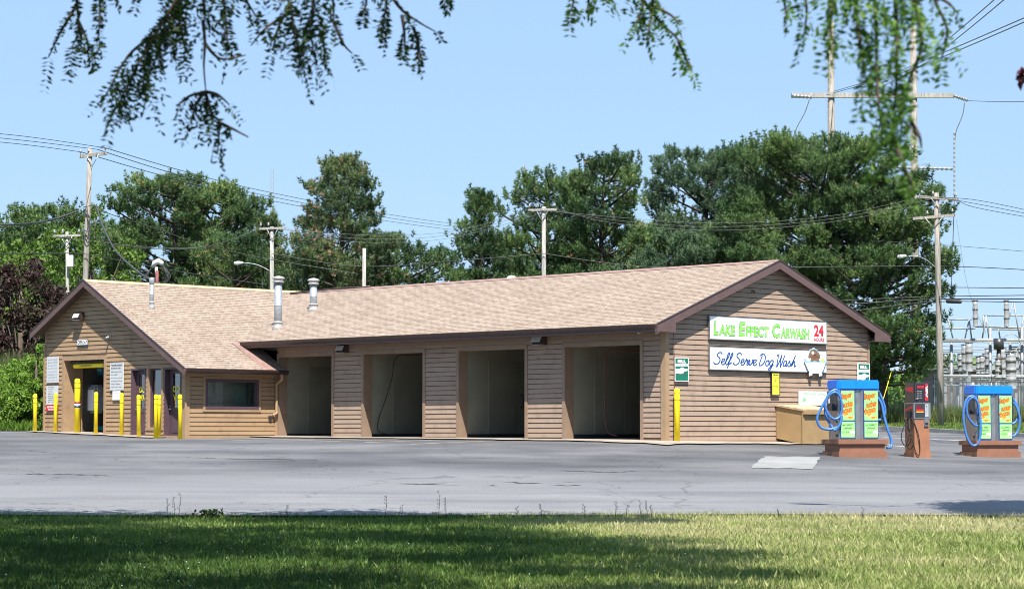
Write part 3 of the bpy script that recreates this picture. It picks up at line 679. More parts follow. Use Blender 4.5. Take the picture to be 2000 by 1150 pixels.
door(*D1, 0); door(*D2, 1)
mb = MB()
for q in ((SW[0],SW[0]+.06,zS0,zS1),(SW[1]-.06,SW[1],zS0,zS1),(SW[0]+.06,SW[1]-.06,zS0,zS0+.08),(SW[0]+.06,SW[1]-.06,zS1-.07,zS1)): mb.box((q[0],YL+.04,q[2]),(q[1],YL+.14,q[3]))
W2 = mb.build('window', M_purple, BLD)
mb = MB(); mb.box((SW[0]+.06,YL+.10,zS0+.08),(SW[1]-.06,YL+.108,zS1-.07)); mb.build('pane', M_glassd, W2)
mb = MB(); mb.box((SW[0]+.06,YL+.2,zS0),(SW[0]+.2,YL+.22,zS1)); mb.build('curtain', M_white, W2)
# ---- roof vents
def vent(px, py_base, r, py_top, cap=1, nm='vent_pipe'):
    # base where the pipe meets the roof
    best=None
    for kk in range(0, 400):
        d = 70+kk*.05; p = wpt(px, py_base, d); l = p-Cp; x=-(l.x*Av.x+l.y*Av.y); y=l.x*Bv.x+l.y*Bv.y
        zr = roofz(y) if y < DEP/2 else 0
        t = -tQ-x
        if t > tv0: zr = max(zr if -OV<y else -9, lroofz(t)) if t < LW else -9
        if p.z <= zr: best=(x,y,zr,d); break
    x,y,zr,d = best; zt = wpt(px, py_top, d).z; h = zt-zr
    mb = MB(); mb.lathe([(r,-.25),(r,h*.42),(r*1.0,h*.42+.004),(r*1.03,h*.42+.005),(r*1.03,h*.42+.03),(r,h*.42+.031),(r,h-.2)], (x,y,zr), 20); o = mb.build(nm, M_galv, ROOF)
    mb = MB(); mb.lathe([(r*1.9,-.14),(r*1.25,.06),(r*1.2,.16),(r*1.35,.17),(r*1.3,.2),(r*1.02,.22)], (x,y,zr), 20); mb.build('pipe_flashing', M_galvcap, o)
    if cap:
        mb = MB(); mb.lathe([(r*1.02,h-.2),(r*1.5,h-.19),(r*1.5,h-.15),(r*1.2,h-.145),(r*1.2,h-.07),(r*1.62,h-.065),(r*1.62,h-.03),(r*1.3,h+.0),(r*.6,h+.03),(.01,h+.04)], (x,y,zr), 20); mb.build('cap', M_galvcap, o)
    else:
        mb = MB(); mb.lathe([(r*1.15,h-.22),(r*1.25,h-.21),(r*1.25,h-.02),(r*1.1,h)], (x,y,zr), 16); mb.build('cap', M_galv, o)
vent(543, 640, .135, 541); vent(612, 605, .13, 545); vent(296, 601, .075, 542, 0)
mb = MB(); t_=fac(997)[0]
def ridge_dome():
    p = wpt(995,545,78); mb = MB(); x=-14.0
    for kk in range(400):
        x=-6-kk*.02; w=L2W(x,DEP/2); q=(w.x/w.y); 
        if q <= (995-1000)/FPX: break
    mb.lathe([(.16,-.1),(.16,.02),(.12,.08),(.04,.11)], (x,DEP/2+.1,ZR), 14); mb.build('vent_pipe', M_white, ROOF)
ridge_dome()

# ================================================================= THINGS ON AND BY THE BUILDING
RF = TH; RG = TH+math.pi/2          # facing angle of things on a facade wall / a gable wall
def on_wall(wall, px, py, out=.05):
    s, z = {'f':fac,'g':gab,'l':lga,'w':win}[wall](px, py)
    P = {'f':Cp+Av*s-Bv*out, 'g':Cp+Bv*s-Av*out, 'l':Lc+Av*s-Bv*out, 'w':Lc+Bv*s-Av*out}[wall]
    return Vector((P.x,P.y,z)), (RF if wall in 'fl' else RG)
def sign(name, wall, x0, x1, ytop, ybot, label, m_face, th=.03, m_edge=None, border=0, out=.05, cat='sign', group=None, post=None):
    """panel on a wall; photo positions of its left/right edges and of its left edge's top and bottom"""
    p0, rz = on_wall(wall, x0, ybot, out); p1, _ = on_wall(wall, x1, ybot, out); pt, _ = on_wall(wall, x0, ytop, out)
    w = (Vector((p1.x,p1.y))-Vector((p0.x,p0.y))).length; h = pt.z-p0.z
    e = empty(name, p0, rz, label, cat, group)
    mb = MB(); mb.box((border,-th,border),(w-border,0,h-border)); mb.build('panel', m_face, e)
    if border:
        mb = MB(); b=border; t=-th-.004
        for q in ((0,0,w,b),(0,h-b,w,h),(0,b,b,h-b),(w-b,b,w,h-b)): mb.box((q[0],t,q[1]),(q[2],0,q[3]))
        mb.build('frame', m_edge or m_face, e)
    return e, w, h, -th-.003
def flat(name, poly, m, parent, y, th=.004):
    mb = MB(); mb.prism([(p[0],y,p[1]) for p in poly], (0,-th,0)); return mb.build(name, m, parent)
def ell(cx, cz, rx, rz, n=20, rot=0, a0=0, a1=2*math.pi):
    out=[]
    for i in range(n):
        a = a0+(a1-a0)*i/(n if abs(a1-a0-2*math.pi)<1e-6 else n-1); x=rx*math.cos(a); z=rz*math.sin(a)
        out.append((cx+x*math.cos(rot)-z*math.sin(rot), cz+x*math.sin(rot)+z*math.cos(rot)))
    return out
# --- big white sign
s1,w,h,y = sign('sign_board','g',1380.7,1609.8,616.3,662.5,'white sign board with green LAKE EFFECT CARWASH lettering and red 24 HOURS',M_white,.05,M_steel,.022)
x = .035*w
for wd,wf,cap in (('L',.036,1),('AKE',.135,0),('E',.056,1),('FFECT',.196,0),('C',.066,1),('ARWASH',.250,0)):
    hh = h*(.60 if cap else .44); ww = wf*w
    if wd in ('E','C'): x += .024*w
    letters('lettering', wd, x-.012, h*.19-.012, ww+.024, hh+.024, M_teal, s1, y=y-.001, bold=.055, shear=.12, th=.003)
    letters('lettering', wd, x, h*.19, ww, hh, M_lgreen, s1, y=y-.006, bold=.03, shear=.12)
    x += ww+.004*w
letters('lettering','24', .885*w, h*.33, .085*w, h*.52, M_red, s1, y=y-.004, bold=.04)
letters('lettering','HOURS', .885*w, h*.10, .090*w, h*.18, M_red, s1, y=y-.004, bold=.03)
# --- dog wash sign, brush-script strokes
s2,w,h,y = sign('sign_board','g',1380.7,1609.8,676,721.8,'white sign board with blue script Self Serve Dog Wash and bathing brown dog',M_white,.05,M_steel,.022)
G = {  # cursive glyphs: strokes in a unit box (x, z), then the advance
 'S': ([[(.62,.86),(.55,1.0),(.38,1.02),(.22,.88),(.24,.70),(.42,.55),(.50,.34),(.40,.10),(.18,.0),(.0,.08),(-.04,.2)]], .60),
 'e': ([[(.0,.18),(.22,.26),(.32,.42),(.24,.5),(.12,.44),(.06,.22),(.12,.03),(.26,.0),(.42,.16)]], .36),
 'l': ([[(.0,.14),(.2,.5),(.33,.9),(.28,1.0),(.18,.85),(.1,.3),(.12,.04),(.22,.0),(.34,.14)]], .28),
 'f': ([[(.0,.14),(.22,.5),(.36,.9),(.30,1.0),(.20,.8),(.08,.0),(.0,-.30)],[(.06,.02),(.2,.08),(.36,.2)]], .36),
 'r': ([[(.0,.14),(.14,.42),(.18,.52),(.2,.4),(.34,.46)],[(.32,.47),(.26,.12),(.32,.0),(.44,.14)]], .36),
 'v': ([[(.0,.14),(.1,.48),(.16,.3),(.16,.04),(.26,.04),(.4,.34),(.38,.5),(.48,.44)]], .42),
 'D': ([[(.10,.86),(.24,1.0),(.44,1.0),(.60,.76),(.56,.34),(.34,.04),(.06,.0)],[(.30,.92),(.18,.45),(.08,.02)]], .64),
 'o': ([[(.26,.48),(.1,.38),(.06,.16),(.16,.0),(.30,.06),(.36,.28),(.28,.47),(.4,.42)]], .40),
 'g': ([[(.34,.44),(.2,.5),(.06,.3),(.08,.06),(.2,.02),(.34,.3),(.36,.44)],[(.36,.46),(.28,.0),(.14,-.34),(.0,-.32),(.04,-.2),(.42,.12)]], .46),
 'W': ([[(.0,.9),(.12,1.0),(.14,.7),(.10,.05),(.16,.0),(.44,.86),(.46,.95),(.42,.5),(.42,.06),(.48,.0),(.76,.98)]], .66),
 'a': ([[(.34,.44),(.2,.5),(.06,.3),(.08,.06),(.2,.02),(.34,.3),(.36,.46)],[(.36,.46),(.32,.1),(.36,.0),(.46,.12)]], .44),
 's': ([[(.0,.12),(.2,.5),(.22,.36),(.3,.12),(.2,.0),(.06,.04)],[(.26,.04),(.4,.14)]], .36),
 'h': ([[(.0,.14),(.2,.6),(.32,1.0)],[(.32,1.0),(.18,.5),(.08,.0)],[(.1,.1),(.24,.42),(.34,.44),(.32,.1),(.38,.0),(.5,.14)]], .48)}
def brush(pts, r, yy):
    P = catmull([(a,0,b) for a,b in pts], 5); mb = MB(); L=[];R=[]
    for i,p in enumerate(P):
        t = (P[min(i+1,len(P)-1)]-P[max(i-1,0)]); t = t.normalized() if t.length>1e-6 else Vector((1,0,0))
        n = Vector((-t.z,0,t.x)); wv = r*(.62+.55*abs(t.z)) 
        L.append((p.x+n.x*wv, yy, p.z+n.z*wv)); R.append((p.x-n.x*wv, yy, p.z-n.z*wv))
    return L,R
x = .035*w; UH = h*.50; UW = h*.735; z0 = h*.245
for wd in ('Self','Serve','Dog','Wash'):
    mb = MB()
    for k,chh in enumerate(wd):
        st, adv = G[chh]
        for q in st:
            pts = [(x+(a+.14*b)*UW, z0+b*UH) for a,b in q]; L,R = brush(pts, .021, y-.004)
            n = len(L); mb.add(L+R, [(i,i+1,n+i+1,n+i) for i in range(n-1)])
        x += adv*UW
    mb.build('lettering', M_blue, s2); x += .17*UW
M_tubline = mat('tub_outline_print',(.10,.22,.36),.5)
# dog in tub emblem, cut-out panel fixed on the sign's right end
cx = 0; dg = empty('tub', (0,0,0)); 
mb = MB(); mb.prism([(cx+a*h, y-.002, h*b) for a,b in [(-.30,.42),(.36,.42),(.38,.60),(.30,.78),(.16,.86),(.10,1.02),(-.02,1.12),(-.14,1.02),(-.20,.72),(-.34,.60)]], (0,-.02,0))
bpy.data.objects.remove(dg); em = mb.build('emblem', M_ltblue, s2); em.location.x = .885*w; em.scale.x = 2.2; yy = y-.024
flat('tub_outline', [(cx-.36*h,.50*h),(cx+.40*h,.50*h),(cx+.30*h,.08*h),(cx+.22*h,-.05*h),(cx-.15*h,-.05*h),(cx-.24*h,.08*h)], M_tubline, em, yy+.001, th=.003)
flat('tub_print', [(cx-.33*h,.47*h),(cx+.37*h,.47*h),(cx+.27*h,.10*h),(cx+.20*h,-.02*h),(cx-.13*h,-.02*h),(cx-.21*h,.10*h)], M_white, em, yy)
flat('tub_shade', [(cx+.10*h,.45*h),(cx+.36*h,.45*h),(cx+.26*h,.10*h),(cx+.19*h,-.01*h),(cx+.10*h,-.01*h)], mat('pale_tub_print',(.62,.78,.86),.5,k=1), em, yy-.0045, th=.002)
flat('tub_rim', [(cx-.37*h,.46*h),(cx+.41*h,.46*h),(cx+.38*h,.52*h),(cx-.34*h,.52*h)], M_ltblue, em, yy-.005)
for sx in (-.14,.19):
    flat('tub_foot', ell(cx+sx*h,-.07*h,.055*h,.11*h), M_white, em, yy-.001); flat('tub_foot', ell(cx+(sx+.01)*h,-.20*h,.045*h,.07*h), M_blk2, em, yy-.007)
flat('suds', ell(cx+.24*h,.64*h,.12*h,.12*h), M_white, em, yy); flat('suds', ell(cx-.22*h,.60*h,.09*h,.09*h), M_white, em, yy)
flat('duck', ell(cx+.26*h,.57*h,.05*h,.07*h), M_yprint, em, yy-.006)
flat('dog_body', ell(cx-.0*h,.62*h,.14*h,.16*h), M_brownfur, em, yy-.003); flat('dog_head', ell(cx-.03*h,.86*h,.14*h,.19*h), M_brownfur, em, yy-.008)
for sx,ro in ((-.16,-.25),(.11,.3)): flat('dog_ear', ell(cx+sx*h,.80*h,.05*h,.15*h,rot=ro), M_brownfur, em, yy-.013)
flat('dog_patch', ell(cx-.07*h,.88*h,.045*h,.07*h), M_white, em, yy-.014); flat('dog_eye', ell(cx-.065*h,.86*h,.016*h,.02*h), M_blk2, em, yy-.019)
flat('dog_nose', ell(cx+.0*h,.78*h,.03*h,.025*h), M_blk2, em, yy-.014); flat('dog_tongue', ell(cx+.01*h,.72*h,.02*h,.03*h), M_red, em, yy-.014)
for sx in (-.10,.10): flat('dog_paw', ell(cx+sx*h,.54*h,.05*h,.04*h), M_brownfur, em, yy-.010)
# --- green bill changer signs
def bill(x0,x1,yt,yb,lab):
    e,w,h,y = sign('bill_changer_sign','g',x0,x1,yt,yb,lab,M_bgreen,.03,M_white,.02,group='green bill changer signs')
    letters('lettering','BILL',w*.2,h*.78,w*.6,h*.13,M_white,e,y=y-.002,bold=.05)
    flat('band', [(.03,h*.64),(w-.03,h*.64),(w-.03,h*.74),(.03,h*.74)], M_white, e, y)
    letters('lettering','CHANGER',w*.08,h*.665,w*.84,h*.055,M_blk2,e,y=y-.006)
    flat('hand_print', [(.02,h*.34),(w*.40,h*.32),(w*.58,h*.33),(w*.68,h*.43),(w-.04,h*.46),(w-.04,h*.52),(w*.7,h*.54),(w*.52,h*.60),(w*.34,h*.53),(.02,h*.51)], M_white, e, y)
bill(1314,1341,698,744.5,'green BILL CHANGER sign with white pointing hand above the lone yellow bollard')
bill(1672,1694.6,709,757,'green BILL CHANGER sign with white pointing hand partly behind the blue vacuum top')
# --- yellow caution
e,w,h,y = sign('caution_sign','g',1502.5,1518,727,772,'narrow yellow CAUTION sign with black print under the dog wash board',M_yprint,.05,M_blk2,.022)
letters('lettering','CAUTION',w*.16,h*.86,w*.68,h*.07,M_blk2,e,y=y-.002,bold=.04)
for i,(t,zz,ww) in enumerate((('WATCH OUT',.80,.6),('FOR ALL CARS',.74,.7),('&',.62,.16),('BACKING UP',.46,.6),('DRIVE SLOWLY',.40,.7),('AT ALL TIMES',.34,.7))):
    letters('lettering',t,w*(.5-ww/2),h*zz,w*ww,h*(.07 if t=='&' else .035),M_blk2,e,y=y-.002)
# --- trash sign
e,w,h,y = sign('trash_sign','g',1556.6,1619,763,791,'white TRASH sign with pale green lettering above the tan wooden bin',M_white,.04,M_offw,.02)
letters('lettering','TRASH ONLY',w*.12,h*.72,w*.8,h*.16,mat('mint_letter',(.42,.85,.45),.5),e,y=y-.002,bold=.03)
flat('print_blob', ell(w*.15,h*.38,w*.05,h*.15), mat('mint_blob',(.25,.75,.3),.5), e, y)
for i in range(4): letters('lettering','please keep our lot clean and tidy for all',w*.26,h*(.56-.11*i),w*.62,h*.05,M_pink if i%2 else M_grytxt,e,y=y-.002)
# --- signs on the left gable
e,w,h,y = sign('rules_sign','l',94,117,697,747.5,'large white notice with faint blue lines, upper one left of the wash entrance',M_offw,.02)
for i in range(8): letters('lettering','wash entrance rules and notice',w*.1,h*(.88-.115*i),w*.8,h*.035,M_sblue if i%3 else M_grytxt,e,y=y-.002)
e,w,h,y = sign('price_sign','l',93.5,116,753,790,'white price list with a black top line, lower one left of the wash entrance',M_offw,.02)
for i in range(8): letters('lettering',('WASH MENU','Super','Deluxe','Basic','Rinse','Wheels','Wax','Dry')[i],w*.18,h*(.90-.115*i),w*(.5-.04*(i%3)),h*.05,M_blk2,e,y=y-.002)
e,w,h,y = sign('warning_sign','l',93.5,116,791,802,'red warning strip under the white price list',M_red,.02)
letters('lettering','NO TRUCKS',w*.1,h*.5,w*.8,h*.35,M_white,e,y=y-.002,bold=.04); letters('lettering','NO DUALS',w*.2,h*.1,w*.6,h*.28,M_white,e,y=y-.002,bold=.03)
e,w,h,y = sign('height_sign','l',218,244,708,762,'white 7 FT maximum height notice right of the wash entrance',M_offw,.02,M_offw,.012)
for i,t in enumerate(("7' MAXIMUM HEIGHT","DO NOT enter if your","vehicle is over seven","feet in height","We will not be responsible","for any loose antennas","wipers or moldings","broken while washing")):
    letters('lettering',t,w*.07,h*(.87-.112*i),w*(.86,.72,.84,.5,.86,.84,.7,.8)[i],h*(.055 if i<2 else .045),M_blk2 if i<2 else M_grytxt,e,y=y-.002,bold=.03 if i<2 else .01)
e,w,h,y = sign('notice_plate','l',223,237.5,763.5,781,'small faded pink notice under the white height sign',M_white,.02)
letters('lettering','NOTICE',w*.15,h*.68,w*.7,h*.16,M_pink,e,y=y-.002); letters('lettering','in use',w*.2,h*.35,w*.6,h*.15,M_pink,e,y=y-.002)
e,w,h,y = sign('hours_sign','l',154,174.6,663,674.5,'small white OPEN 24-7 sign high on the left gable',M_white,.02,M_blk2,.012)
letters('lettering','OPEN 24-7',w*.07,h*.18,w*.86,h*.62,M_blk2,e,y=y-.002,bold=.02)
# --- flood lights
def flood(wall, px, py, k, lab):
    p, rz = on_wall(wall, px, py, .05); e = empty('flood_light', p, rz, lab, 'wall light', 'box flood lights on the walls')
    mb = MB(); mb.prism([(-.19*k,-.03,.13*k),(-.19*k,.02,.13*k),(-.19*k,.02,-.12*k),(-.19*k,-.16*k,-.12*k),(-.19*k,-.24*k,-.06*k),(-.19*k,-.16*k,.10*k)],(.38*k,0,0)); mb.build('housing', M_gutter, e, bevel=.008)
    mb = MB(); mb.prism([(-.17*k,-.245*k,-.058*k),(-.17*k,-.168*k,.085*k),(-.17*k,-.176*k,.09*k),(-.17*k,-.254*k,-.054*k)],(.34*k,0,0)); mb.build('lens', M_offw, e)
    mb = MB(); mb.box((-.17*k,-.235*k,-.128*k),(.17*k,-.06*k,-.122*k)); mb.build('lens', M_offw, e)
flood('l',160,618,1.0,'box flood light under the peak of the left gable')
flood('f',675,681,1.05,'box flood light under the eave between first and second wash bays from left')
flood('f',1060,664,1.15,'box flood light under the eave left of the rightmost wash bay')
def camera_thing(wall, px, py, lab):
    M_white = M_dark if wall == 'g' else M_offw; kk = .55 if wall == 'g' else .8
    p, rz = on_wall(wall, px, py, .03); e = empty('security_camera', p, rz, lab, 'security camera', 'small security cameras'); e.scale = (kk,kk,kk)
    mb = MB(); mb.lathe([(.045,0),(.045,.02),(.02,.03)], (0,0,0), 12); o = mb.build('bracket', M_white, e); o.rotation_euler=(math.pi/2,0,0)
    mb = MB(); mb.tube([(0,-.03,0),(-.01,-.12,-.03),(-.02,-.22,-.07)], [.028,.042,.038], 10); mb.build('body', M_white, e)
camera_thing('l',217,657,'small white security camera on the left gable')
camera_thing('f',1256,647,'small white security camera under the eave over the rightmost bay')
camera_thing('f',1291,647,'security camera at the building corner under the eave')
camera_thing('g',1620,601,'small camera near the right rake of the sign gable')
camera_thing('g',1467,568,'tiny fixture under the peak of the sign gable')
pA,_ = on_wall('g',1312,650,.07); pB,_ = on_wall('g',1314,766,.07)
mb = MB(); mb.tube(catmull([pA, pA.lerp(pB,.5)+Vector((.01,0,0)), pB, pB+Vector((.02,-.01,-.12))],4), .008, 5); tag(mb.build('cable', M_conduit), 'thin brown cable hanging down the gable corner above the lone bollard', 'cable')
p_,rz_ = on_wall('g',1315,772,.06); mb = MB(); mb.box((-.03,-.05,-.06),(.03,0,.06)); o=mb.build('outlet_box', M_dark, None, .006, p_, rz_); tag(o,'small dark outlet box on the gable beside the lone bollard','outlet box')

# --- bollards
def bollard(p, hgt, r, lab, lean=0, bands=True, dirt=False, group='yellow bollards along the left building'):
    e = empty('bollard', (p.x,p.y,p.z), 0, lab, 'bollard', group); e.rotation_euler = (0, lean, 0)
    mb = MB(); mb.lathe([(r,-.15),(r,hgt-r*.7),(r*.93,hgt-r*.35),(r*.7,hgt-r*.1),(r*.3,hgt)], (0,0,0), 24); mb.build('sleeve', M_yel, e)
    for zz in (hgt-.16, hgt-.34):
        mb = MB(); mb.lathe([(r*.9,zz),(r*1.012,zz+.001),(r*1.012,zz+.021),(r*.9,zz+.022)], (0,0,0), 24); mb.build('band', M_stripe, e)
    if dirt:
        mb = MB(); mb.prism([(-r*.1,-r*1.01,.25),(r*.2,-r*1.0,.42),(r*.25,-r*1.0,.40),(.0,-r*1.01,.24)],(0,.004,0)); mb.build('scuff', M_blk, e)
    return e
BL = [(68,769,842,'yellow bollard standing alone at the hedge left of the building'),
 (108,767.5,843,'yellow bollard in front of the white price list'),
 (187,765.5,844,'yellow bollard at the right side of the wash entrance'),
 (237,767.5,848,'yellow bollard in front of the small pink notice'),
 (271,771,852,'yellow bollard in front of the first dog wash door'),
 (304,770,853,'yellow bollard in front of the narrow tall window'),
 (352,770,855,'scuffed yellow bollard at the corner of the left gable')]
BOFF = {68:0,108:.5,187:.5,237:.6,271:.9,304:1.0,352:.75}
for px,pt_,pb,lab in BL:
    d_ = 80.6 if px==68 else (Lc+Av*lga(px)[0]).y-BOFF[px]
    g = wpt(px,pb,d_); bollard(g, wpt(px,pt_,d_).z-g.z, .068, lab, dirt=(px==352), lean={352:-.012,271:-.012}.get(px,0))
d_ = (Lc+Av*lga(310)[0]).y-.45; g = wpt(310,849.5,d_); bollard(g, wpt(310,771,d_).z-g.z, .068, 'yellow bollard half hidden behind another in front of the narrow window')
g = gpt(1322.5,860.5,60,75); bollard(g, wpt(1322,758,g.y).z-g.z, .085, 'tall yellow bollard standing alone at the corner of the sign gable', group='single bollards')
s_ = Lc + Av*lga(153)[0] + Bv*.5
g = Vector((s_.x, s_.y, gh(s_.x,s_.y))); g.x = wpt(151,790,g.y).x
e = bollard(g, wpt(151,739,g.y).z-g.z, .105, 'tall thick yellow bollard with a striped sticker inside the wash entrance', group='single bollards')
mb = MB(); hz=1.0
for k,mm in enumerate((M_red,M_white,M_sblue)):
    mb = MB(); mb.lathe([(.1,hz-.07*k),(.108,hz-.07*k+.002),(.108,hz-.07*k+.066),(.1,hz-.07*k+.068)],(0,0,0),24); mb.build('sticker', mm, e)
# --- yellow clearance bar
p0,rz = on_wall('l',138.5,715,-.12); p1,_ = on_wall('l',198,714,-.12); w_ = (p1-p0).length
e = empty('clearance_bar', p0, rz, 'yellow clearance tube hanging across the top of the wash entrance', 'clearance bar')
mb = MB(); r=.075; mb.tube([(-.0,0,0),(.03,0,0),(.08,0,0),(w_-.08,0,0),(w_-.03,0,0),(w_,0,0)],[.03,.06,r,r,.06,.03],16); mb.build('tube', M_yel, e)
letters('lettering','CLEARANCE 7 FT',w_*.25,-.035,w_*.42,.07,M_blk2,e,y=-r-.002,bold=.02)
for xx in (.25,w_-.25):
    mb = MB(); mb.tube([(xx,0,r*.8),(xx,0,.42)],.008,5); mb.build('chain', M_galv, e)
# --- wash machine seen inside the entrance
P_ = Lc+Bv*1.6; p0 = P_+Av*wp(P_,Av,150,842)[0]; p1 = P_+Av*wp(P_,Av,206,842)[0]; rz = RF; W_=(Vector((p1.x,p1.y))-Vector((p0.x,p0.y))).length
e = empty('wash_machine', (p0.x,p0.y,gh(p0.x,p0.y)), rz, 'grey arch wash machine with teal header and white control panel inside the entrance', 'car wash machine')
mb = MB(); mb.box((.10,-.1,0),(.32,.3,2.6)); mb.build('column', M_machine, e, .04)
mb = MB(); mb.box((W_+.25,-.1,0),(W_+.47,.3,2.6)); mb.build('column', M_machine, e, .04)
mb = MB(); mb.box((.1,-.16,1.85),(W_+.47,.3,2.55)); mb.build('arch_header', M_dark, e, .06)
mb = MB(); mb.box((.42,-.2,1.98),(W_+.1,-.165,2.38)); hd=mb.build('header_panel', M_tealpan, e, .03)
letters('lettering','WELCOME',.52,2.1,W_-.5,.12,M_ltblue,hd,y=-.205,bold=.03)
mb = MB(); mb.box((.30,-.55,.62),(W_+.2,-.16,1.62)); mb.build('body', M_machine, e, .08)
mb = MB(); mb.box((.62,-.585,.72),(W_+.1,-.552,1.45)); cp=mb.build('control_panel', M_white, e, .01)
for bx,bz,bw,bh,mm in ((.68,1.18,.22,.2,M_dark),(.98,1.16,.16,.2,M_tealpan),(.68,.96,.16,.14,M_dark),(.92,.92,.2,.18,M_dark),(.72,.78,.18,.12,M_tealpan),(.98,.76,.14,.1,M_red),(1.15,.9,.1,.3,M_dark)):
    mb = MB(); mb.box((bx,-.6,bz),(bx+bw,-.586,bz+bh)); mb.build('button_plate', mm, cp)
mb = MB(); mb.box((.1,-.3,0),(W_+.4,-.1,.16)); mb.build('base', M_tealpan, e, .02)

# --- wooden trash bin against the sign gable
s0 = gab(1529)[0]; 
a = wp(Cp-Av*1.05, Bv, 1568, 860)[0]; s1_ = a+1.15
e = empty('trash_bin', (Cp+Bv*a-Av*.05).to_tuple(), RG, 'tan plywood trash bin with worn sloping lid against the sign gable', 'trash bin')
zb0 = -.25; H1 = gab(1529,793)[1]; H0 = H1-.13
mb = MB(); mb.prism([(0,0,zb0+.28),(0,-1.0,zb0+.1),(0,-1.0,H0-.03),(0,0,H1)],(.035,0,0)); mb.build('side_panel', M_wood, e)
mb = MB(); mb.prism([(1.5,0,zb0+.28),(1.5,-1.0,zb0+.1),(1.5,-1.0,H0-.03),(1.5,0,H1)],(.035,0,0)); mb.build('side_panel', M_wood, e)
mb = MB(); mb.box((.035,-1.0,zb0+.12),(1.5,-.965,H0-.14)); mb.box((-.03,-1.03,zb0-.12),(.05,-.99,H0-.03)); mb.build('front_panel', M_wood, e)
mb = MB(); mb.box((.04,-.96,H0-.3),(1.49,-.9,H0-.04)); mb.build('opening', M_blk, e)
mb = MB(); mb.prism([(-.05,0,H1),(-.05,-1.07,H0-.03),(-.05,-1.07,H0+.03),(-.05,0,H1+.05)],(1.63,0,0)); mb.build('lid', M_woodtop, e)
mb = MB(); mb.box((-.04,-1.09,H0-.12),(1.57,-1.04,H0+.0)); mb.build('lid_rail', M_wood, e)
mb = MB(); mb.box((.05,-.95,zb0-.05),(1.45,-.1,zb0+.14)); mb.build('base', M_blk, e)

# --- vacuum islands
def vacuum(px_corner, py, d, lab, rz, k=1.0):
    p = wpt(px_corner, py, d); z = gh(p.x,p.y)-.03
    e = empty('vacuum_station', (p.x,p.y,z), rz, lab, 'vacuum station', 'blue topped vacuum stations')
    W=1.44; D=1.05; HB=.47                                   # x right along the front, y back, origin = front left corner
    mb = MB(); mb.box((.05,.05,-.1),(W-.05,D-.05,HB-.12)); mb.box((0,0,-.1),(W,D,.15)); mb.build('base', M_base, e, .006)
    mb = MB(); mb.box((-.02,-.02,HB-.13),(W+.02,D+.02,HB)); mb.build('base_cap', M_base, e, .006)
    x0,x1,y0,y1 = .08,W-.16,.16,.86; z0=HB; z1=HB+1.34
    def lobes(ex, za, zb, dip=.05, cc=.05):
        xm=(x0+x1)/2; a=x0-ex; b=x1+ex; f=y0-ex; g=y1+ex
        pl=[(a+cc,f),(xm-.13,f),(xm-.06,f+dip),(xm+.06,f+dip),(xm+.13,f),(b-cc,f),(b,f+cc),(b,g-cc),(b-cc,g),(a+cc,g),(a,g-cc),(a,f+cc)]
        mb=MB(); mb.prism([(p[0],p[1],za) for p in pl],(0,0,zb-za)); return mb
    bd = lobes(0,z0,z1-.0,.07); bo = bd.build('cabinet', M_steel, e, .008)
    dm = lobes(.03,z1,z1+.27,.03); dm.build('dome', M_dome, e, .05)
    xm=(x0+x1)/2
    for k_,(a,b) in enumerate(((x0+.04,xm-.13),(xm+.13,x1-.03))):
        mb=MB(); mb.box((a,y0-.016,z0+.03),(b,y0-.002,z1-.02)); fr=mb.build('sign_panel', M_sblue, e)
        mid=z0+.50; w_=b-a
        mb=MB(); mb.box((a+.025,y0-.021,mid+.02),(b-.015,y0-.016,z1-.03)); up_=mb.build('upper_face', M_sgreen, fr)
        mb=MB(); mb.box((a+.025,y0-.021,z0+.06),(b-.015,y0-.016,mid-.02)); lo_=mb.build('lower_face', M_sgreen, fr)
        for t,zz,xx,ww,hh,ro in (('Super',.53,.04,.90,.25,.20),('sucker',.34,.18,.80,.21,.20),('Vacuum',.18,.03,.84,.19,.20)):
            letters('lettering',t,a+.02+w_*xx-.008,mid+zz-.008,w_*ww*.93+.016,hh*.80+.016,M_blk2,up_,y=y0-.0225,bold=.075,rot=ro,shear=.2)
            letters('lettering',t,a+.02+w_*xx,mid+zz,w_*ww*.93,hh*.80,M_org,up_,y=y0-.026,bold=.03,rot=ro,shear=.2)
        for t,zz,xx,ww,hh,ro in (('Triple',.10,.07,.46,.09,.22),('Filters',.04,.44,.44,.08,.22)):
            letters('lettering',t,a+.02+w_*xx,mid+zz,w_*ww,hh,M_org,up_,y=y0-.0225,bold=.06,rot=ro,shear=.2)
        for t,zz,xx,ww,hh in (('LAKE EFFECT',.30,.10,.78,.055),('CARWASH',.215,.20,.6,.055),('315-525',.11,.10,.50,.05)):
            letters('lettering',t,a+w_*xx,z0+.06+zz,w_*ww,hh,M_blk2,lo_,y=y0-.0225,bold=.03,shear=.25)
        mb=MB(); mb.box((a+w_*.66,y0-.0225,z0+.155),(b-.02,y0-.0212,z0+.235)); mb.build('blank_label', M_white, lo_)
    # coin box on the left side, mirrored on the right
    for side in (-1,1):
        xs = x0 if side<0 else x1
        mb=MB(); mb.box((xs,.32,z0+.78),(xs+side*.12,.66,z1-.04)); cb=mb.build('coin_box', M_dark, e, .01)
        mb=MB(); mb.box((xs+side*.12,.46,z1-.22),(xs+side*.126,.58,z1-.12)); mb.build('sticker', M_yprint, cb)
        mb=MB(); mb.box((xs+side*.12,.46,z1-.36),(xs+side*.126,.58,z1-.24)); mb.build('sticker', M_white, cb)
        mb=MB(); mb.box((xs+side*.0,.24,z0+.08),(xs+side*.03,.30,z0+.14)); mb.box((xs,.24,z0+.45),(xs+side*.03,.30,z0+.51)); mb.build('latch', M_blk, e)
    return e, x0, x1, y0, y1, z0, z1
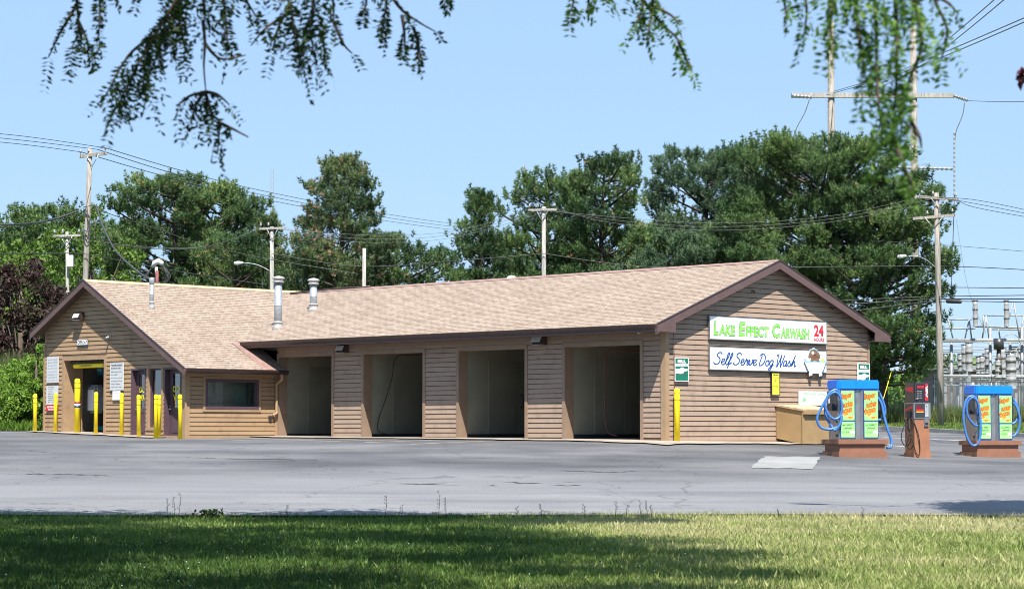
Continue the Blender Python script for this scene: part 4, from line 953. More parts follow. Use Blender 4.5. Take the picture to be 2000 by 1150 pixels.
def hose(e, pts, r=.036, n=6):
    mb = MB(); mb.tube(catmull(pts, n), r, 10); return mb.build('hose', M_hose, e)
V1,x0,x1,y0,y1,z0,z1 = vacuum(1638.5,888.5,61.6,'blue topped vacuum station beside the tan trash bin',rad(17))
def sp(u, zz, o=.08): return (x0-o-.10*math.sin(u*3), .50+u, zz)      # helper on the left side plane
# left hose: one big loop and one tighter loop in front of the coin box
def loop_left(big):
    cy=.5
    return
hose(V1,[(x0+.05,.12,1.32),(x0+.02,.06,1.6),(x0-.10,.05,1.80),(x0-.30,.08,1.72),(x0-.42,.10,1.45),(x0-.36,.10,1.18),(x0-.18,.08,1.02),(x0-.0,.06,1.10),(x0+.04,.04,1.35),(x0-.02,.03,1.62),(x0-.16,.04,1.74),(x0-.34,.10,1.62),(x0-.52,.16,1.30),(x0-.62,.2,1.02),(x0-.52,.2,.80),(x0-.28,.14,.74),(x0-.08,.08,.80)])
hose(V1,[(x0-.34,.3,1.4),(x0-.34,.25,1.1),(x0-.22,.16,.84),(x0-.14,.08,.72),(x0-.02,.02,.90),(x0+.03,.02,1.12)])
hose(V1,[(x1-.02,.5,z1+.04),(x1+.12,.45,z1-.02),(x1+.26,.4,1.45),(x1+.30,.4,1.2),(x1+.20,.4,1.02),(x1+.04,.42,1.0)])
hose(V1,[(x1+.0,.36,1.68),(x1+.14,.3,1.45),(x1+.20,.26,1.1),(x1+.27,.2,.75),(x1+.36,.16,.45),(x1+.34,.12,.28),(x1+.20,.1,.24)])
V2,x0,x1,y0,y1,z0,z1 = vacuum(1908,889,66.5,'blue topped vacuum station at the right edge beyond the air machine',rad(17))
hose(V2,[(x0+.02,.1,1.25),(x0+.0,.05,1.55),(x0-.12,.04,1.75),(x0-.30,.08,1.72),(x0-.42,.1,1.45),(x0-.44,.1,1.05),(x0-.36,.08,.60),(x0-.20,.04,.34),(x0-.02,.0,.42),(x0+.06,.0,.80),(x0+.04,.02,1.3),(x0-.02,.03,1.6),(x0-.18,.05,1.72),(x0-.32,.1,1.55),(x0-.30,.12,1.2),(x0-.12,.1,.95),(x0+.0,.08,.90)])
hose(V2,[(x1-.02,.5,z1+.04),(x1+.12,.45,z1-.04),(x1+.30,.4,1.45),(x1+.32,.4,1.2),(x1+.2,.4,1.0),(x1+.02,.42,.95)])
hose(V2,[(x1+.0,.4,1.7),(x1+.2,.35,1.5),(x1+.30,.3,1.15),(x1+.26,.3,.8),(x1+.12,.3,.62),(x1+.0,.3,.60)])
# --- air machine
p = wpt(1786.5,888.5,63.6); RZA = rad(15)
e = empty('air_machine', (p.x,p.y,gh(p.x,p.y)-.03), RZA, 'tan pedestal air machine with red and black panels between the two vacuum stations', 'air machine')
W=.46; D=.62
mb=MB(); mb.prism([(0,0,-.1),(W,0,-.1),(W,D,-.1),(0,D,-.1)],(0,0,.10+1.06)); mb.build('pedestal', M_ped, e, .006)
mb=MB(); mb.box((-.025,-.025,-.1),(W+.03,D+.02,.13)); mb.build('plinth', M_ped, e, .004)
mb=MB(); mb.box((-.02,-.02,1.06),(W+.03,D,1.52)); bx=mb.build('control_box', M_steel, e, .01)
mb=MB(); mb.box((.02,-.026,1.10),(W-.03,-.02,1.49)); fp=mb.build('front_panel', M_dark, bx)
mb=MB(); mb.box((.07,-.031,1.36),(.19,-.026,1.43)); mb.build('display', mat('dark_red_display',(.25,.005,.01),.3), fp)
mb=MB(); mb.box((.05,-.031,1.27),(.27,-.026,1.33)); mb.build('stripe', M_red, fp)
mb=MB(); mb.box((.05,-.031,1.25),(.27,-.026,1.27)); mb.build('stripe', M_yprint, fp)
mb=MB(); mb.box((.31,-.031,1.12),(W-.04,-.026,1.48)); mb.build('coin_plate', M_machine, fp)
mb=MB(); mb.lathe([(.012,0),(.012,.012)],(.36,-.036,1.42),8); mb.build('button', M_blk, fp)
mb=MB(); mb.box((-.026,.06,1.10),(-.02,D-.06,1.49)); sp_=mb.build('side_face', M_dark, bx)
mb=MB(); mb.prism([(-.031,.08,1.37),(-.031,D-.08,1.27),(-.031,D-.08,1.33),(-.031,.08,1.43)],(.005,0,0)); mb.build('stripe', M_red, sp_)
mb=MB(); mb.box((.29,-.04,.86),(.42,-.0,1.06)); o=mb.build('bill_slot', M_steel, e, .005); mb=MB(); mb.box((.31,-.046,.90),(.40,-.04,.96)); mb.build('slot', M_blk, o)
for k_,(a,b,yy) in enumerate(((0.0,W,-.0),)):
    mb=MB(); mb.box((.03,.0,1.53),(W-.02,.05,2.08)); hp=mb.build('header_panel', M_dark, e, .006)
    mb=MB(); mb.box((.06,-.006,1.57),(W-.12,.0,2.04)); mb.build('black_field', M_blk2, hp)
    mb=MB(); mb.box((W-.12,-.006,1.57),(W-.04,.0,2.04)); mb.build('red_field', M_red, hp)
    letters('lettering','AIR',W-.055,1.66,.34,.055,M_white,hp,y=-.012,rot=math.pi/2,bold=.05)
    letters('lettering','WATER',.08,1.92,.22,.07,M_red,hp,y=-.012,bold=.05)
    for i in range(4): letters('lettering','press start',.09,1.82-.06*i,.14,.02,M_white,hp,y=-.012)
    mb=MB(); mb.lathe([(.035,0),(.035,.01)],(.08,-.02,1.62),10); mb.build('dial', M_white, hp)
mb=MB(); mb.box((.0,.04,1.53),(.03,D-.04,2.08)); hq=mb.build('side_header', M_dark, e, .004)
mb=MB(); mb.prism([(-.006,.08,1.80),(-.006,D-.08,1.86),(-.006,D-.08,1.95),(-.006,.08,1.97)],(.005,0,0)); mb.build('red_field', M_red, hq)
def ahose(pts, r=.013, m=M_blk, nm='hose'):
    mb=MB(); mb.tube(catmull(pts,6),r,7); return mb.build(nm, m, e)
mb=MB(); mb.box((-.10,.18,1.05),(-.03,.28,1.28)); mb.build('hose_holder', M_blk, e, .01)
ahose([(-.05,.2,1.1),(-.10,.1,.8),(-.07,-.02,.45),(.02,-.06,.12),(.10,-.06,.06),(.14,-.05,.25),(.10,-.05,.6),(.0,.0,.95),(-.05,.1,1.1)])
ahose([(-.06,.3,1.05),(-.22,.3,.75),(-.26,.3,.5),(-.14,.3,.30),(-.05,.2,.40),(-.04,.1,.62),(-.12,.1,.55),(-.18,.12,.35),(-.10,.1,.22),(-.02,0,.35)])
ahose([(-.05,.22,1.1),(-.1,.2,.85),(-.06,.15,.7)],.03)
ahose([(W+.02,.3,.85),(W+.10,.28,.7),(W+.09,.28,.45),(W+.03,.3,.35)],.012,M_hose)
# --- hoses hanging in two bays
for k,(i,lab) in enumerate(((1,'black wash hose hanging from the ceiling boom in the second bay from left'),(3,'wash hose hanging from the ceiling boom in the rightmost bay'))):
    a,b = opsF[i]; 
    if i==1: pts=[(a+1.9,2.6,2.7),(a+.9,1.4,2.68),(a+.55,.9,2.6),(a+.45,.8,1.9),(a+.3,.65,1.2),(a+.15,.5,.6),(a+.12,.5,.2),(a+.5,.5,.1)]
    else: pts=[(a+2.4,2.6,2.55),(a+1.2,1.3,2.62),(a+.85,.9,2.58),(a+.80,.85,1.9),(a+.80,.85,1.2),(a+.82,.85,.6),(a+.92,.85,.2),(a+1.3,.85,.08)]
    P=[]; 
    for q in pts: w_=L2W(q[0],q[1]); P.append((w_.x,w_.y,q[2]+gh(w_.x,w_.y)))
    mb=MB(); mb.tube(catmull(P,6),.016,6); o=mb.build('wash_hose', M_blk if i==1 else M_conduit); tag(o,lab,'hose','hanging wash hoses')
    if i==3:
        w0=L2W(a+1.9,1.2); w1=L2W(a+2.6,2.4); mb=MB(); mb.tube([(w0.x,w0.y,2.66),(w1.x,w1.y,2.3)],.03,6); tag(mb.build('boom_arm', M_blk),'dark boom arm high in the rightmost bay','boom arm')

# ================================================================= TREES
M_pine = leafmat('pine_needles', [(0,(0.031,0.066,0.029)),(.25,(0.067,0.132,0.048)),(.55,(0.138,0.228,0.074)),(.8,(0.234,0.348,0.110)),(.93,(0.312,0.396,0.144)),(.97,(0.408,0.240,0.132)),(1,(0.480,0.276,0.156))], .22)
M_pineb = leafmat('browning_pine_needles', [(0,(0.034,0.062,0.031)),(.25,(0.070,0.126,0.053)),(.5,(0.132,0.198,0.078)),(.70,(0.216,0.282,0.108)),(.80,(0.288,0.228,0.120)),(.88,(0.408,0.252,0.156)),(1,(0.504,0.324,0.216))], .22)
M_scots = leafmat('blue_green_needles', [(0,(0.041,0.082,0.048)),(.3,(0.086,0.156,0.082)),(.65,(0.150,0.234,0.114)),(.95,(0.240,0.324,0.144)),(1,(0.356,0.211,0.097))], .22)
M_bright = leafmat('bright_green_leaves', [(0,(0.07,0.14,0.018)),(.4,(0.15,0.28,0.035)),(.8,(0.25,0.40,0.06)),(1,(0.36,0.48,0.12))], .4)
M_leafy = leafmat('mid_green_leaves', [(0,(0.045,0.09,0.015)),(.4,(0.10,0.18,0.028)),(.8,(0.165,0.27,0.045)),(1,(0.25,0.35,0.09))], .35)
M_maroon = leafmat('maroon_leaves', [(0,(0.014,0.009,0.008)),(.45,(0.034,0.017,0.015)),(.8,(0.065,0.033,0.026)),(.93,(0.06,0.08,0.03)),(1,(0.16,0.09,0.06))], .25)
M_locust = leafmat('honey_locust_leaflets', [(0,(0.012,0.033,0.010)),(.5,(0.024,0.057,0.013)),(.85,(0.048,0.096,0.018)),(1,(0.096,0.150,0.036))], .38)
M_locusty = leafmat('sunlit_locust_leaflets', [(0,(0.045,0.11,0.02)),(.5,(0.12,0.25,0.04)),(.85,(0.25,0.42,0.07)),(1,(0.42,0.58,0.16))], .5)  # brighter copy of the locust leaflets, sunlight put into the colour
M_purp = leafmat('purple_leaves', [(0,(0.04,0.01,0.02)),(1,(0.10,0.02,0.04))], .3)
def rdir(n):
    v = RNG.normal(size=(n,3)); return v/np.linalg.norm(v,axis=1,keepdims=True)
def tufts(C, size, k, w, upb=.6, out=None):
    """spiky needle clusters: C (n,3) centres -> triangles (n*k,3,3)"""
    n = len(C); d = rdir(n*k).reshape(n,k,3); d[...,2] += upb
    if out is not None: d += out[:,None,:]*.5
    d /= np.linalg.norm(d,axis=2,keepdims=True)
    s = size*RNG.uniform(.6,1.15,(n,k,1)); side = np.cross(d, rdir(n*k).reshape(n,k,3)); side /= np.linalg.norm(side,axis=2,keepdims=True)+1e-9
    c = C[:,None,:]; tip = c+d*s; mid = c+d*s*.12
    return np.stack([mid+side*w, mid-side*w, tip],2).reshape(-1,3,3)
def leaves(C, size, flat=.0):
    n = len(C); a = rdir(n); b = np.cross(a, rdir(n)); b /= np.linalg.norm(b,axis=1,keepdims=True)+1e-9
    s = size*RNG.uniform(.6,1.2,(n,1)); return np.stack([C-a*s, C-b*s*.45, C+a*s, C+b*s*.45],1)
def profile(kind, h):
    if kind=='cone': return (1-h)**.95*(1.0 if h>.12 else .6+3*h)+.05
    if kind=='round': return math.sqrt(max(0,1-((h-.38)/.64)**2)) if h>.02 else .5
    if kind=='flat': return (math.sqrt(max(0,1-((h-.55)/.47)**2)) if h>.3 else .55+.9*h)
def pine(x, y, top, R, kind, lab, nl=70, m=None, base=.14, brown=0, size=.25, lean=0, seed=1, dens=1.0, layer=.35, kneed=15):
    global RNG
    RNG = np.random.default_rng(seed); r_ = random.Random(seed); z0 = gh(x,y); H = top-z0
    R *= 1.12; e = empty('pine_tree', (x,y,z0), 0, lab, 'pine tree', 'pine trees behind the car wash')
    tb = MB(); wob = [(0,0,-.3)]+[(r_.uniform(-.15,.15)+lean*t*H, r_.uniform(-.15,.15), H*t) for t in (.2,.4,.6,.8,.97)]
    tr = .022*H; path = catmull(wob, 5); tb.tube(path, [max(.03,tr*(1-.9*i/(len(path)-1))) for i in range(len(path))], 8)
    C=[]; O=[]; shade=[]
    def on_trunk(h): q = h*(len(path)-1); i=min(int(q),len(path)-2); return path[i].lerp(path[i+1], q-i)
    asym = [r_.uniform(.66,1.2) for _ in range(9)]
    for k in range(nl):
        h = base + (1-base)*((k+.5)/nl)**.92; h=min(.985,h+r_.uniform(-.015,.015)); az = k*2.399+r_.uniform(-.4,.4)
        L = R*profile(kind, (h-base)/(1-base))*asym[int((az%6.283)/6.283*9)%9]*r_.uniform(.62,1.14)
        if L < .35: L=.35
        p = on_trunk(h); el = .05+.55*h if kind!='flat' else .15
        dx,dy = math.cos(az),math.sin(az); pts=[p]
        rise = L*(math.sin(el)*.8+.16); cap = min(1, max(.12, H*r_.uniform(.90,1.0)-p.z)/max(rise,.01))
        for t in (.3,.6,.85,1.0): pts.append(p+Vector((dx*L*t, dy*L*t, cap*L*(math.sin(el)*t*.8 + .16*t*t) - L*(.18*t if h<.4 else 0))))
        q = catmull(pts,3); tb.tube(q, [max(.02,.085*(1-i/len(q))*(L/R+.3)) for i in range(len(q))], 5)
        nsub = max(5,int(L*5.8*dens))
        for s in range(nsub):
            t = .30+.72*math.sqrt((s+r_.random())/nsub); i=min(int(t*(len(q)-1)),len(q)-1); c=q[i]
            sp_ = .16+.26*L*min(1,t)*.9; sd=r_.uniform(-1,1)*sp_
            cc = Vector((c.x-dy*sd, c.y+dx*sd, c.z+r_.uniform(-.10,.22)))
            for _ in range(r_.randint(2,3)):
                ox,oy,oz=r_.gauss(0,.25),r_.gauss(0,.25),r_.gauss(0,.12); tone=r_.random()
                for st in range(3):
                    C.append((cc.x+ox+dx*.04*st+r_.gauss(0,.035), cc.y+oy+dy*.04*st+r_.gauss(0,.035), cc.z+oz+.02+.13*st)); O.append((dx*.5,dy*.5,.5)); shade.append(min(1,tone*.8+.12*st))
    for _ in range(26): p=on_trunk(r_.uniform(.93,1)); C.append((p.x+r_.gauss(0,.22),p.y+r_.gauss(0,.22),p.z+r_.gauss(0,.2))); O.append((0,0,1)); shade.append(r_.random())
    C=np.array(C); O=np.array(O); T=tufts(C,size,kneed,.021,.8,O)
    # patchy hue: clusters share a tone
    ph = np.sin(C[:,0]*1.3+seed)+np.sin(C[:,1]*1.1)+np.sin(C[:,2]*1.7+seed*2); base_t=.44+.11*ph+.36*(np.array(shade)-.5)
    br = RNG.random(len(C)) < brown*np.clip(.5+.5*np.sin(C[:,0]*.9+C[:,2]*.7+seed),.1,1)*1.6
    base_t = np.clip(base_t,.02,.9); base_t[br]=RNG.uniform(.9,1.,br.sum())
    rn = np.repeat(base_t,kneed)+RNG.normal(0,.06,len(C)*kneed); rn = np.clip(rn,0,1)
    tb.build('trunk', M_limb, e); tri_mesh('crown', T, m or M_pine, e, rn); return e
def tx(px, d): return wpt(px,700,d).x
def tz(py, d): return wpt(1000,py,d).z
pine(tx(85,135),135,tz(412,135),3.9,'round','dark pine far left behind the bright leafy tree',60,seed=3)
pine(tx(20,140),140,tz(470,140),3.4,'round','low pine at the left edge of the photo',50,seed=4,size=.36)
pine(tx(342,128),128,tz(343,128),3.6,'round','broad pine right of the leaning utility pole',84,seed=5,brown=.05,dens=1.1)
pine(tx(430,131),131,tz(365,131),3.3,'round','narrower pine overlapping the broad pine left of the street light',66,seed=15,brown=.03)
pine(tx(522,126),126,tz(424,126),2.4,'cone','small pine between the broad pine and the tall browning pine',54,seed=6,brown=.08,base=.08)
pine(tx(462,124),124,tz(462,124),2.2,'round','low pine behind the street light lamp',46,seed=16,brown=.06,base=.05)
pine(tx(668,122),122,tz(306,122),6.2,'cone','tallest browning pine in the middle with a pointed ragged top',96,seed=8,m=M_pineb,brown=.09,base=.06,dens=1.25)
pine(tx(770,127),127,tz(470,127),2.9,'round','small pine right of the tall browning pine',46,seed=9,base=.05,brown=.04)
pine(tx(838,130),130,tz(498,130),2.5,'round','lowest pine in the gap of the tree line',40,seed=19,base=.04)
pine(tx(935,124),124,tz(376,124),3.2,'cone','conical pine left of the middle utility pole',68,seed=10,base=.06)
pine(tx(1072,125),125,tz(345,125),3.1,'round','dark pine directly behind the middle utility pole',72,seed=11,brown=.02,base=.08)
pine(tx(1180,122),122,tz(306,122),3.1,'round','tall round-topped pine right of the middle utility pole',84,seed=12,brown=.03,base=.06)
pine(tx(1385,127),127,tz(300,127),4.2,'round','blue-green pine with flat layered limbs',72,seed=13,m=M_scots,base=.12,size=.28)
pine(tx(1468,124),124,tz(288,124),3.2,'round','pine between the layered pine and the biggest pine',76,seed=14,base=.10,m=M_scots)
pine(tx(1330,119),119,tz(466,119),3.3,'flat','low spreading pine bough just over the roof ridge',36,seed=24,m=M_scots,base=.3,size=.28)
pine(tx(1598,118),118,tz(270,118),4.6,'round','biggest pine, behind the sign gable',104,seed=17,dens=1.15,base=.10)
pine(tx(1728,116),116,tz(352,116),3.25,'round','pine beside the street light at the right end of the tree line',92,seed=18,base=.16,brown=.03,lean=-.01)
for i_,(px,py,d,R) in enumerate(((600,500,134,2.6),(990,470,133,2.4),(1260,440,131,2.8),(240,440,136,3.0),(700,520,136,2.6),(1120,500,136,2.4))):
    pine(tx(px,d),d,tz(py,d),R,'round',('lower pine behind the tall browning pine, left side','lower pine in the notch left of the dark middle pine','lower pine filling the notch before the layered pine','lower pine behind the bright leafy tree and the broad pine','lower pine behind the tall browning pine, right side','lower pine behind the round-topped pine')[i_],44,seed=30+i_,base=.03,size=.38)

def leafy(name, x, y, top, R, m, lab, cat, n=5200, clumps=70, size=.13, low=.12, seed=1, group=None, squash=1.0):
    global RNG
    RNG=np.random.default_rng(seed); r_=random.Random(seed); z0=gh(x,y); H=top-z0
    e=empty(name,(x,y,z0),0,lab,cat,group); tb=MB(); cz=H*(low+1)/2; rz=H*(1-low)/2
    cs=[]
    for k in range(clumps):
        d=rdir(1)[0]; rr=r_.uniform(.45,1.0)**.6; c=np.array([d[0]*R*rr,d[1]*R*rr*squash,cz+d[2]*rz*rr]); cs.append(c)
        if k%3==0:
            p=[Vector((0,0,H*low*.5)),Vector((c[0]*.3,c[1]*.3,c[2]*.6)),Vector(c)]; tb.tube(catmull(p,3),[.07*H/8,.06*H/8,.05*H/8,.035*H/8,.03*H/8,.02,.01][:7],5)
    tb.tube([(0,0,-.2),(0.05,0,H*.35),(0,.05,H*.8)],[.03*H,.02*H,.008*H],8)
    cs=np.array(cs); idx=RNG.integers(0,clumps,n); cr=R*.24*RNG.uniform(.6,1.3,clumps)
    P=cs[idx]+rdir(n)*(cr[idx]*RNG.random(n)**.4)[:,None]*np.array([1,1,.75])
    tone=RNG.random(clumps)*.35+.15; rn=np.clip(tone[idx]+RNG.random(n)*.5,0,1)
    tb.build('trunk',M_bark,e); tri_mesh('crown',leaves(P,size),m,e,rn,4); return e
leafy('broadleaf_tree',tx(175,118),118,tz(402,118),3.0,M_leafy,'bright green broadleaf tree behind the leaning utility pole','tree',9000,110,.15,.05,41)
leafy('broadleaf_tree',tx(110,121),121,tz(455,121),2.6,M_leafy,'smaller bright green tree left of the grey weathered pole','tree',6000,80,.15,.05,42)
leafy('broadleaf_tree',tx(8,126),126,tz(455,126),2.6,M_leafy,'pale green tree cut off by the left edge','tree',5000,70,.15,.05,43)
leafy('maroon_tree',tx(38,96),96,tz(503,96),2.4,M_maroon,'dark maroon leafed tree at the far left behind the hedge','tree',11000,120,.13,.03,44)
leafy('maroon_tree',tx(100,99),99,tz(590,99),1.6,M_maroon,'small dark maroon tree touching the left roof rake','tree',5000,60,.12,.03,45)
for i,(px,py,d,R,lab) in enumerate(((8,706,88,1.3,'leafy green shrub at the left edge of the photo'),(38,692,87,1.0,'leafy green shrub in the middle of the hedge'),(70,672,85,.95,'tallest bright green shrub, touching the building corner'),(52,745,84.5,.9,'low green shrub behind the leftmost bollard'),(-20,735,86,1.2,'green shrub cut off by the left edge'),(18,760,84.3,1.0,'low green shrub at the foot of the hedge'))):
    leafy('shrub',tx(px,d),d,tz(py,d),R,M_bright,lab,'shrub',4600,60,.075,.0,50+i,'shrubs left of the building')
# tree line far beyond the substation
for i,(px,py,d,R) in enumerate(((1850,690,230,5),(1900,735,250,6),(1960,725,245,6),(2010,700,240,6),(1770,740,235,5),(1700,740,240,5),(2060,720,240,6))):
    leafy('distant_tree',tx(px,d),d,tz(py,d),R,M_pine if i%2 else M_bright,'distant tree beyond the substation','tree',2600,50,.4,.0,60+i,'distant trees beyond the substation')

# ---- honey locust with drooping sprays near the camera
def rachis(V, RN, tw, p, d, L, tone, n=10, ls=.0145):
    """one pinnate leaf: two rows of leaflets"""
    d = d/np.linalg.norm(d); side = np.cross(d, RNG.normal(size=3)); side/=np.linalg.norm(side)
    cur=p.copy()
    for k in range(n):
        t=(k+.8)/n; droop=np.array([0,0,-.35*L*t*t]); c=p+d*L*t+droop
        for s in (-1,1):
            a=side*s+d*.35+RNG.normal(0,.22,3); a/=np.linalg.norm(a); b=np.cross(a,RNG.normal(size=3)); b/=np.linalg.norm(b)
            l=ls*RNG.uniform(.8,1.25); q=c+a*l*1.05
            V.append([c,q-b*l*.42,c+a*l*2.1,q+b*l*.42]); RN.append(min(1,max(0,tone+RNG.normal(0,.14))))
    return p+d*L+np.array([0,0,-.35*L])
def sprays(name, specs, m, m_twig, e, seed):
    global RNG
    RNG=np.random.default_rng(seed); V=[];RN=[]
    for pts,d,dens,LL,spread in specs:
        tb=MB()
        P=[wpt(a,b,d+RNG.uniform(-.05,.05)) for a,b in pts]; q=catmull(P,6)
        tb.tube(q,[.0085*(1-.75*i/len(q)) for i in range(len(q))],5); tb.build('branch',m_twig,e)
        L=sum((q[i+1]-q[i]).length for i in range(len(q)-1)); n=int(L*dens*.62)
        for k in range(n):
            t=(k+RNG.random())/max(n,1); i=min(int(t*(len(q)-1)),len(q)-2); c=np.array(q[i].lerp(q[i+1],t*(len(q)-1)-i))
            dd=np.array(q[i+1]-q[i]); dd/=np.linalg.norm(dd)+1e-9
            dr=dd*.6+RNG.normal(0,spread,3)+np.array([0,0,-.55]); rachis(V,RN,None,c,dr,LL*RNG.uniform(.55,1.15),RNG.uniform(.2,.7),int(6+LL*24))
    return tri_mesh(name,np.array(V),m,e,RN,4)
HL = empty('honey_locust_tree',(-3.6,7.0,gh(-3.6,7.0)),0,'honey locust whose drooping sprays hang into the top left of the photo','tree')
HL.location=(0,0,0)
SPL=[([(140,-60),(150,10),(152,60),(140,95)],9.2,46,.13,.5),([(150,10),(120,60),(95,112)],9.9,26,.12,.5),([(190,-50),(195,10),(192,75)],8.9,60,.11,.3),([(152,40),(170,80),(172,112)],9.7,36,.09,.4),
 ([(225,-40),(228,10)],9.3,30,.09,.4),([(275,-40),(272,5)],9.4,40,.10,.4),
 ([(420,-70),(350,-5),(300,75),(262,140),(232,205)],8.9,95,.17,.6),([(360,-20),(330,50),(305,110),(285,165)],9.1,90,.15,.6),([(300,70),(250,110),(205,190)],9.2,55,.12,.5),([(330,-40),(350,30),(345,75)],9.0,80,.14,.7),
 ([(385,-50),(400,20),(395,60)],8.8,90,.15,.7),([(430,-40),(440,30),(445,90)],9.3,60,.13,.5),([(455,-50),(480,0),(505,40)],9.4,60,.12,.5),([(350,40),(360,90),(370,110)],9.2,30,.09,.4),
 ([(396,40),(400,85),(398,130),(402,180)],9.0,3,.05,.3),([(402,180),(385,200),(372,240)],9.0,80,.11,.5),([(402,180),(370,188),(345,208)],9.0,45,.09,.3),([(402,180),(425,185),(448,205)],9.0,45,.08,.3),([(402,185),(415,225),(428,240),(425,300)],9.0,60,.10,.35),([(425,238),(455,252),(485,268)],9.0,18,.06,.3),([(400,85),(430,115),(480,108)],9.3,0,.05,.3),
 ([(520,-60),(560,-5),(575,60),(588,120)],8.9,95,.14,.55),([(600,-60),(612,0),(605,60),(612,95)],8.8,110,.15,.6),([(640,-60),(650,0),(652,40)],9.0,80,.12,.55),([(570,10),(545,50),(532,100)],9.1,60,.10,.45),([(560,30),(520,55),(490,90)],9.6,8,.06,.5),([(650,40),(670,85),(688,105)],9.7,12,.08,.5),([(625,60),(632,90),(636,120)],9.2,35,.08,.4),
 ([(690,-50),(715,0),(705,28)],9.2,45,.09,.4),([(740,-60),(755,0),(745,55)],9.1,75,.10,.4),([(755,-20),(785,20),(820,45),(850,62)],9.5,16,.08,.5),([(785,30),(790,70),(790,98)],9.3,60,.08,.3),([(808,55),(818,90),(818,120)],9.3,60,.07,.25),([(860,-30),(866,4)],9.6,40,.06,.3),([(880,-30),(880,2)],9.6,40,.06,.3)]
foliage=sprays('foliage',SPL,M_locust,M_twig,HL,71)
mb=MB(); zt=gh(-10.5,7.4)
mb.tube(catmull([(-10.5,7.4,zt-.2),(-10.4,7.5,1.5),(-10.1,7.7,3.4),(-9.0,8.0,5.0)],5),[.26-.008*i for i in range(16)],12)
for q in ([(-10.1,7.7,3.4),(-7,8.2,5.0),(-3.2,8.7,4.4),(-1.6,8.9,3.4),(-1.1,9.0,2.5)],[(-10.1,7.7,3.4),(-6,8.4,5.6),(-1.4,8.8,4.6),(-.5,9.0,3.4),(-.3,9.0,2.6)],[(-7,8.2,5.0),(-3.8,8.8,4.0),(-2.2,9.1,2.9),(-1.75,9.2,2.3)],[(-6,8.3,5.5),(-2.4,8.4,5.4),(0,9,4.2),(.9,9.2,2.5)],[(-9.0,8.0,5.0),(-6,9.5,6.2),(-2,10.5,6.4)],[(-9.0,8.0,5.0),(-9.5,9.5,6.6),(-11,11,7.4)]):
    c_=catmull(q,5); mb.tube(c_,[.08*(1-.85*i/len(c_)) for i in range(len(c_))],6)
mb.build('trunk',M_bark,HL)
RNG=np.random.default_rng(72); cc=np.stack([RNG.uniform(-4.5,.6,150),RNG.uniform(4.6,8.9,150),RNG.uniform(3.5,4.9,150)],1); idx=RNG.integers(0,150,17000)
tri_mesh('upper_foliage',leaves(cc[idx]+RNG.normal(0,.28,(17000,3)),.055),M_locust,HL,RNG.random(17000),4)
HR = empty('honey_locust_tree',(0,0,0),0,'sunlit honey locust whose bright green sprays hang into the top right of the photo','tree')
SPR=[([(1110,-50),(1120,0),(1112,28)],9.3,60,.08,.4),([(1145,-50),(1150,0),(1145,22)],9.3,60,.08,.4),([(1190,-40),(1195,5)],9.3,60,.07,.4),([(1225,-60),(1255,0),(1240,55)],9.1,80,.09,.4),([(1260,-40),(1275,10),(1262,80)],9.1,60,.08,.35),([(1255,0),(1290,45),(1325,80),(1345,135)],9.2,34,.08,.35),([(1325,80),(1335,105),(1352,138)],9.1,40,.06,.3),([(1270,10),(1310,30),(1328,50)],9.4,30,.07,.3),
 ([(1525,-40),(1532,5),(1535,28)],8.2,50,.07,.3),([(1560,-50),(1575,10),(1572,60)],7.6,50,.10,.4),([(1612,-60),(1625,0),(1622,60),(1632,90)],7.2,70,.10,.4),([(1660,-60),(1672,20),(1680,90),(1690,150)],7.0,75,.13,.5),([(1700,-60),(1710,20),(1712,110),(1716,200),(1722,260)],6.9,75,.14,.5),([(1745,-60),(1750,30),(1752,120),(1748,200),(1742,275)],7.0,70,.13,.5),([(1780,-60),(1790,20),(1800,90),(1775,160),(1762,230),(1758,300)],7.1,60,.12,.5),([(1600,-60),(1650,-10),(1700,0)],7.0,80,.14,.6),([(1700,-50),(1760,-10),(1800,10)],7.0,70,.14,.6),
 ([(1810,-50),(1830,10),(1850,60),(1838,120)],7.6,34,.10,.5),([(1800,-20),(1850,5),(1868,25)],7.7,40,.08,.4),([(1780,240),(1795,265),(1800,290)],7.2,20,.06,.4),([(1765,330),(1778,352),(1780,375)],7.0,75,.05,.4),([(1752,290),(1765,320),(1772,345)],7.0,40,.06,.4)]
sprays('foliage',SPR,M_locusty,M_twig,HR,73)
mb=MB(); zt=gh(11,5.2); mb.tube(catmull([(11,5.2,zt-.2),(10.9,5.3,1.6),(10.5,5.6,3.6),(9.4,6.0,5.2)],5),[.22-.007*i for i in range(16)],12)
for q in ([(10.5,5.6,3.6),(7,6.0,4.9),(3,6.7,3.9),(1.6,6.9,2.9),(1.2,7.0,1.95)],[(10.5,5.6,3.6),(6.4,6.4,5.4),(2.6,6.8,4.4),(1.2,7.1,2.9),(1.0,7.2,2.0)],[(9.4,6.0,5.2),(5,7.4,5.4),(1.6,8.6,4.0),(.6,9.0,2.8),(.5,9.1,2.3)]):
    c_=catmull(q,5); mb.tube(c_,[.06*(1-.85*i/len(c_)) for i in range(len(c_))],6)
mb.build('trunk',M_bark,HR)
PT = empty('purple_leaf_tree',(0,0,0),0,'deep purple leaf tip poking in at the right edge high up','tree')
RNG=np.random.default_rng(75); P=[];
for px,py in ((1999,135),(1994,148),(1990,158),(2004,150),(2012,120),(2008,165)): P+= [np.array(wpt(px+RNG.normal(0,3),py+RNG.normal(0,5),9)) for _ in range(5)]
br_=catmull([(9.5,10.5,3.4),(6.5,9.8,3.6),(4.2,9.2,3.0),(2.7,9,2.25),(2.03,9,1.66)],8)
for _ in range(900): c=br_[int(RNG.random()*(len(br_)-5))]; P.append(np.array(c)+RNG.normal(0,.10,3)+np.array([.05,0,.05]))
tri_mesh('foliage',leaves(np.array(P),.028),M_purp,PT,RNG.random(len(P)),4)
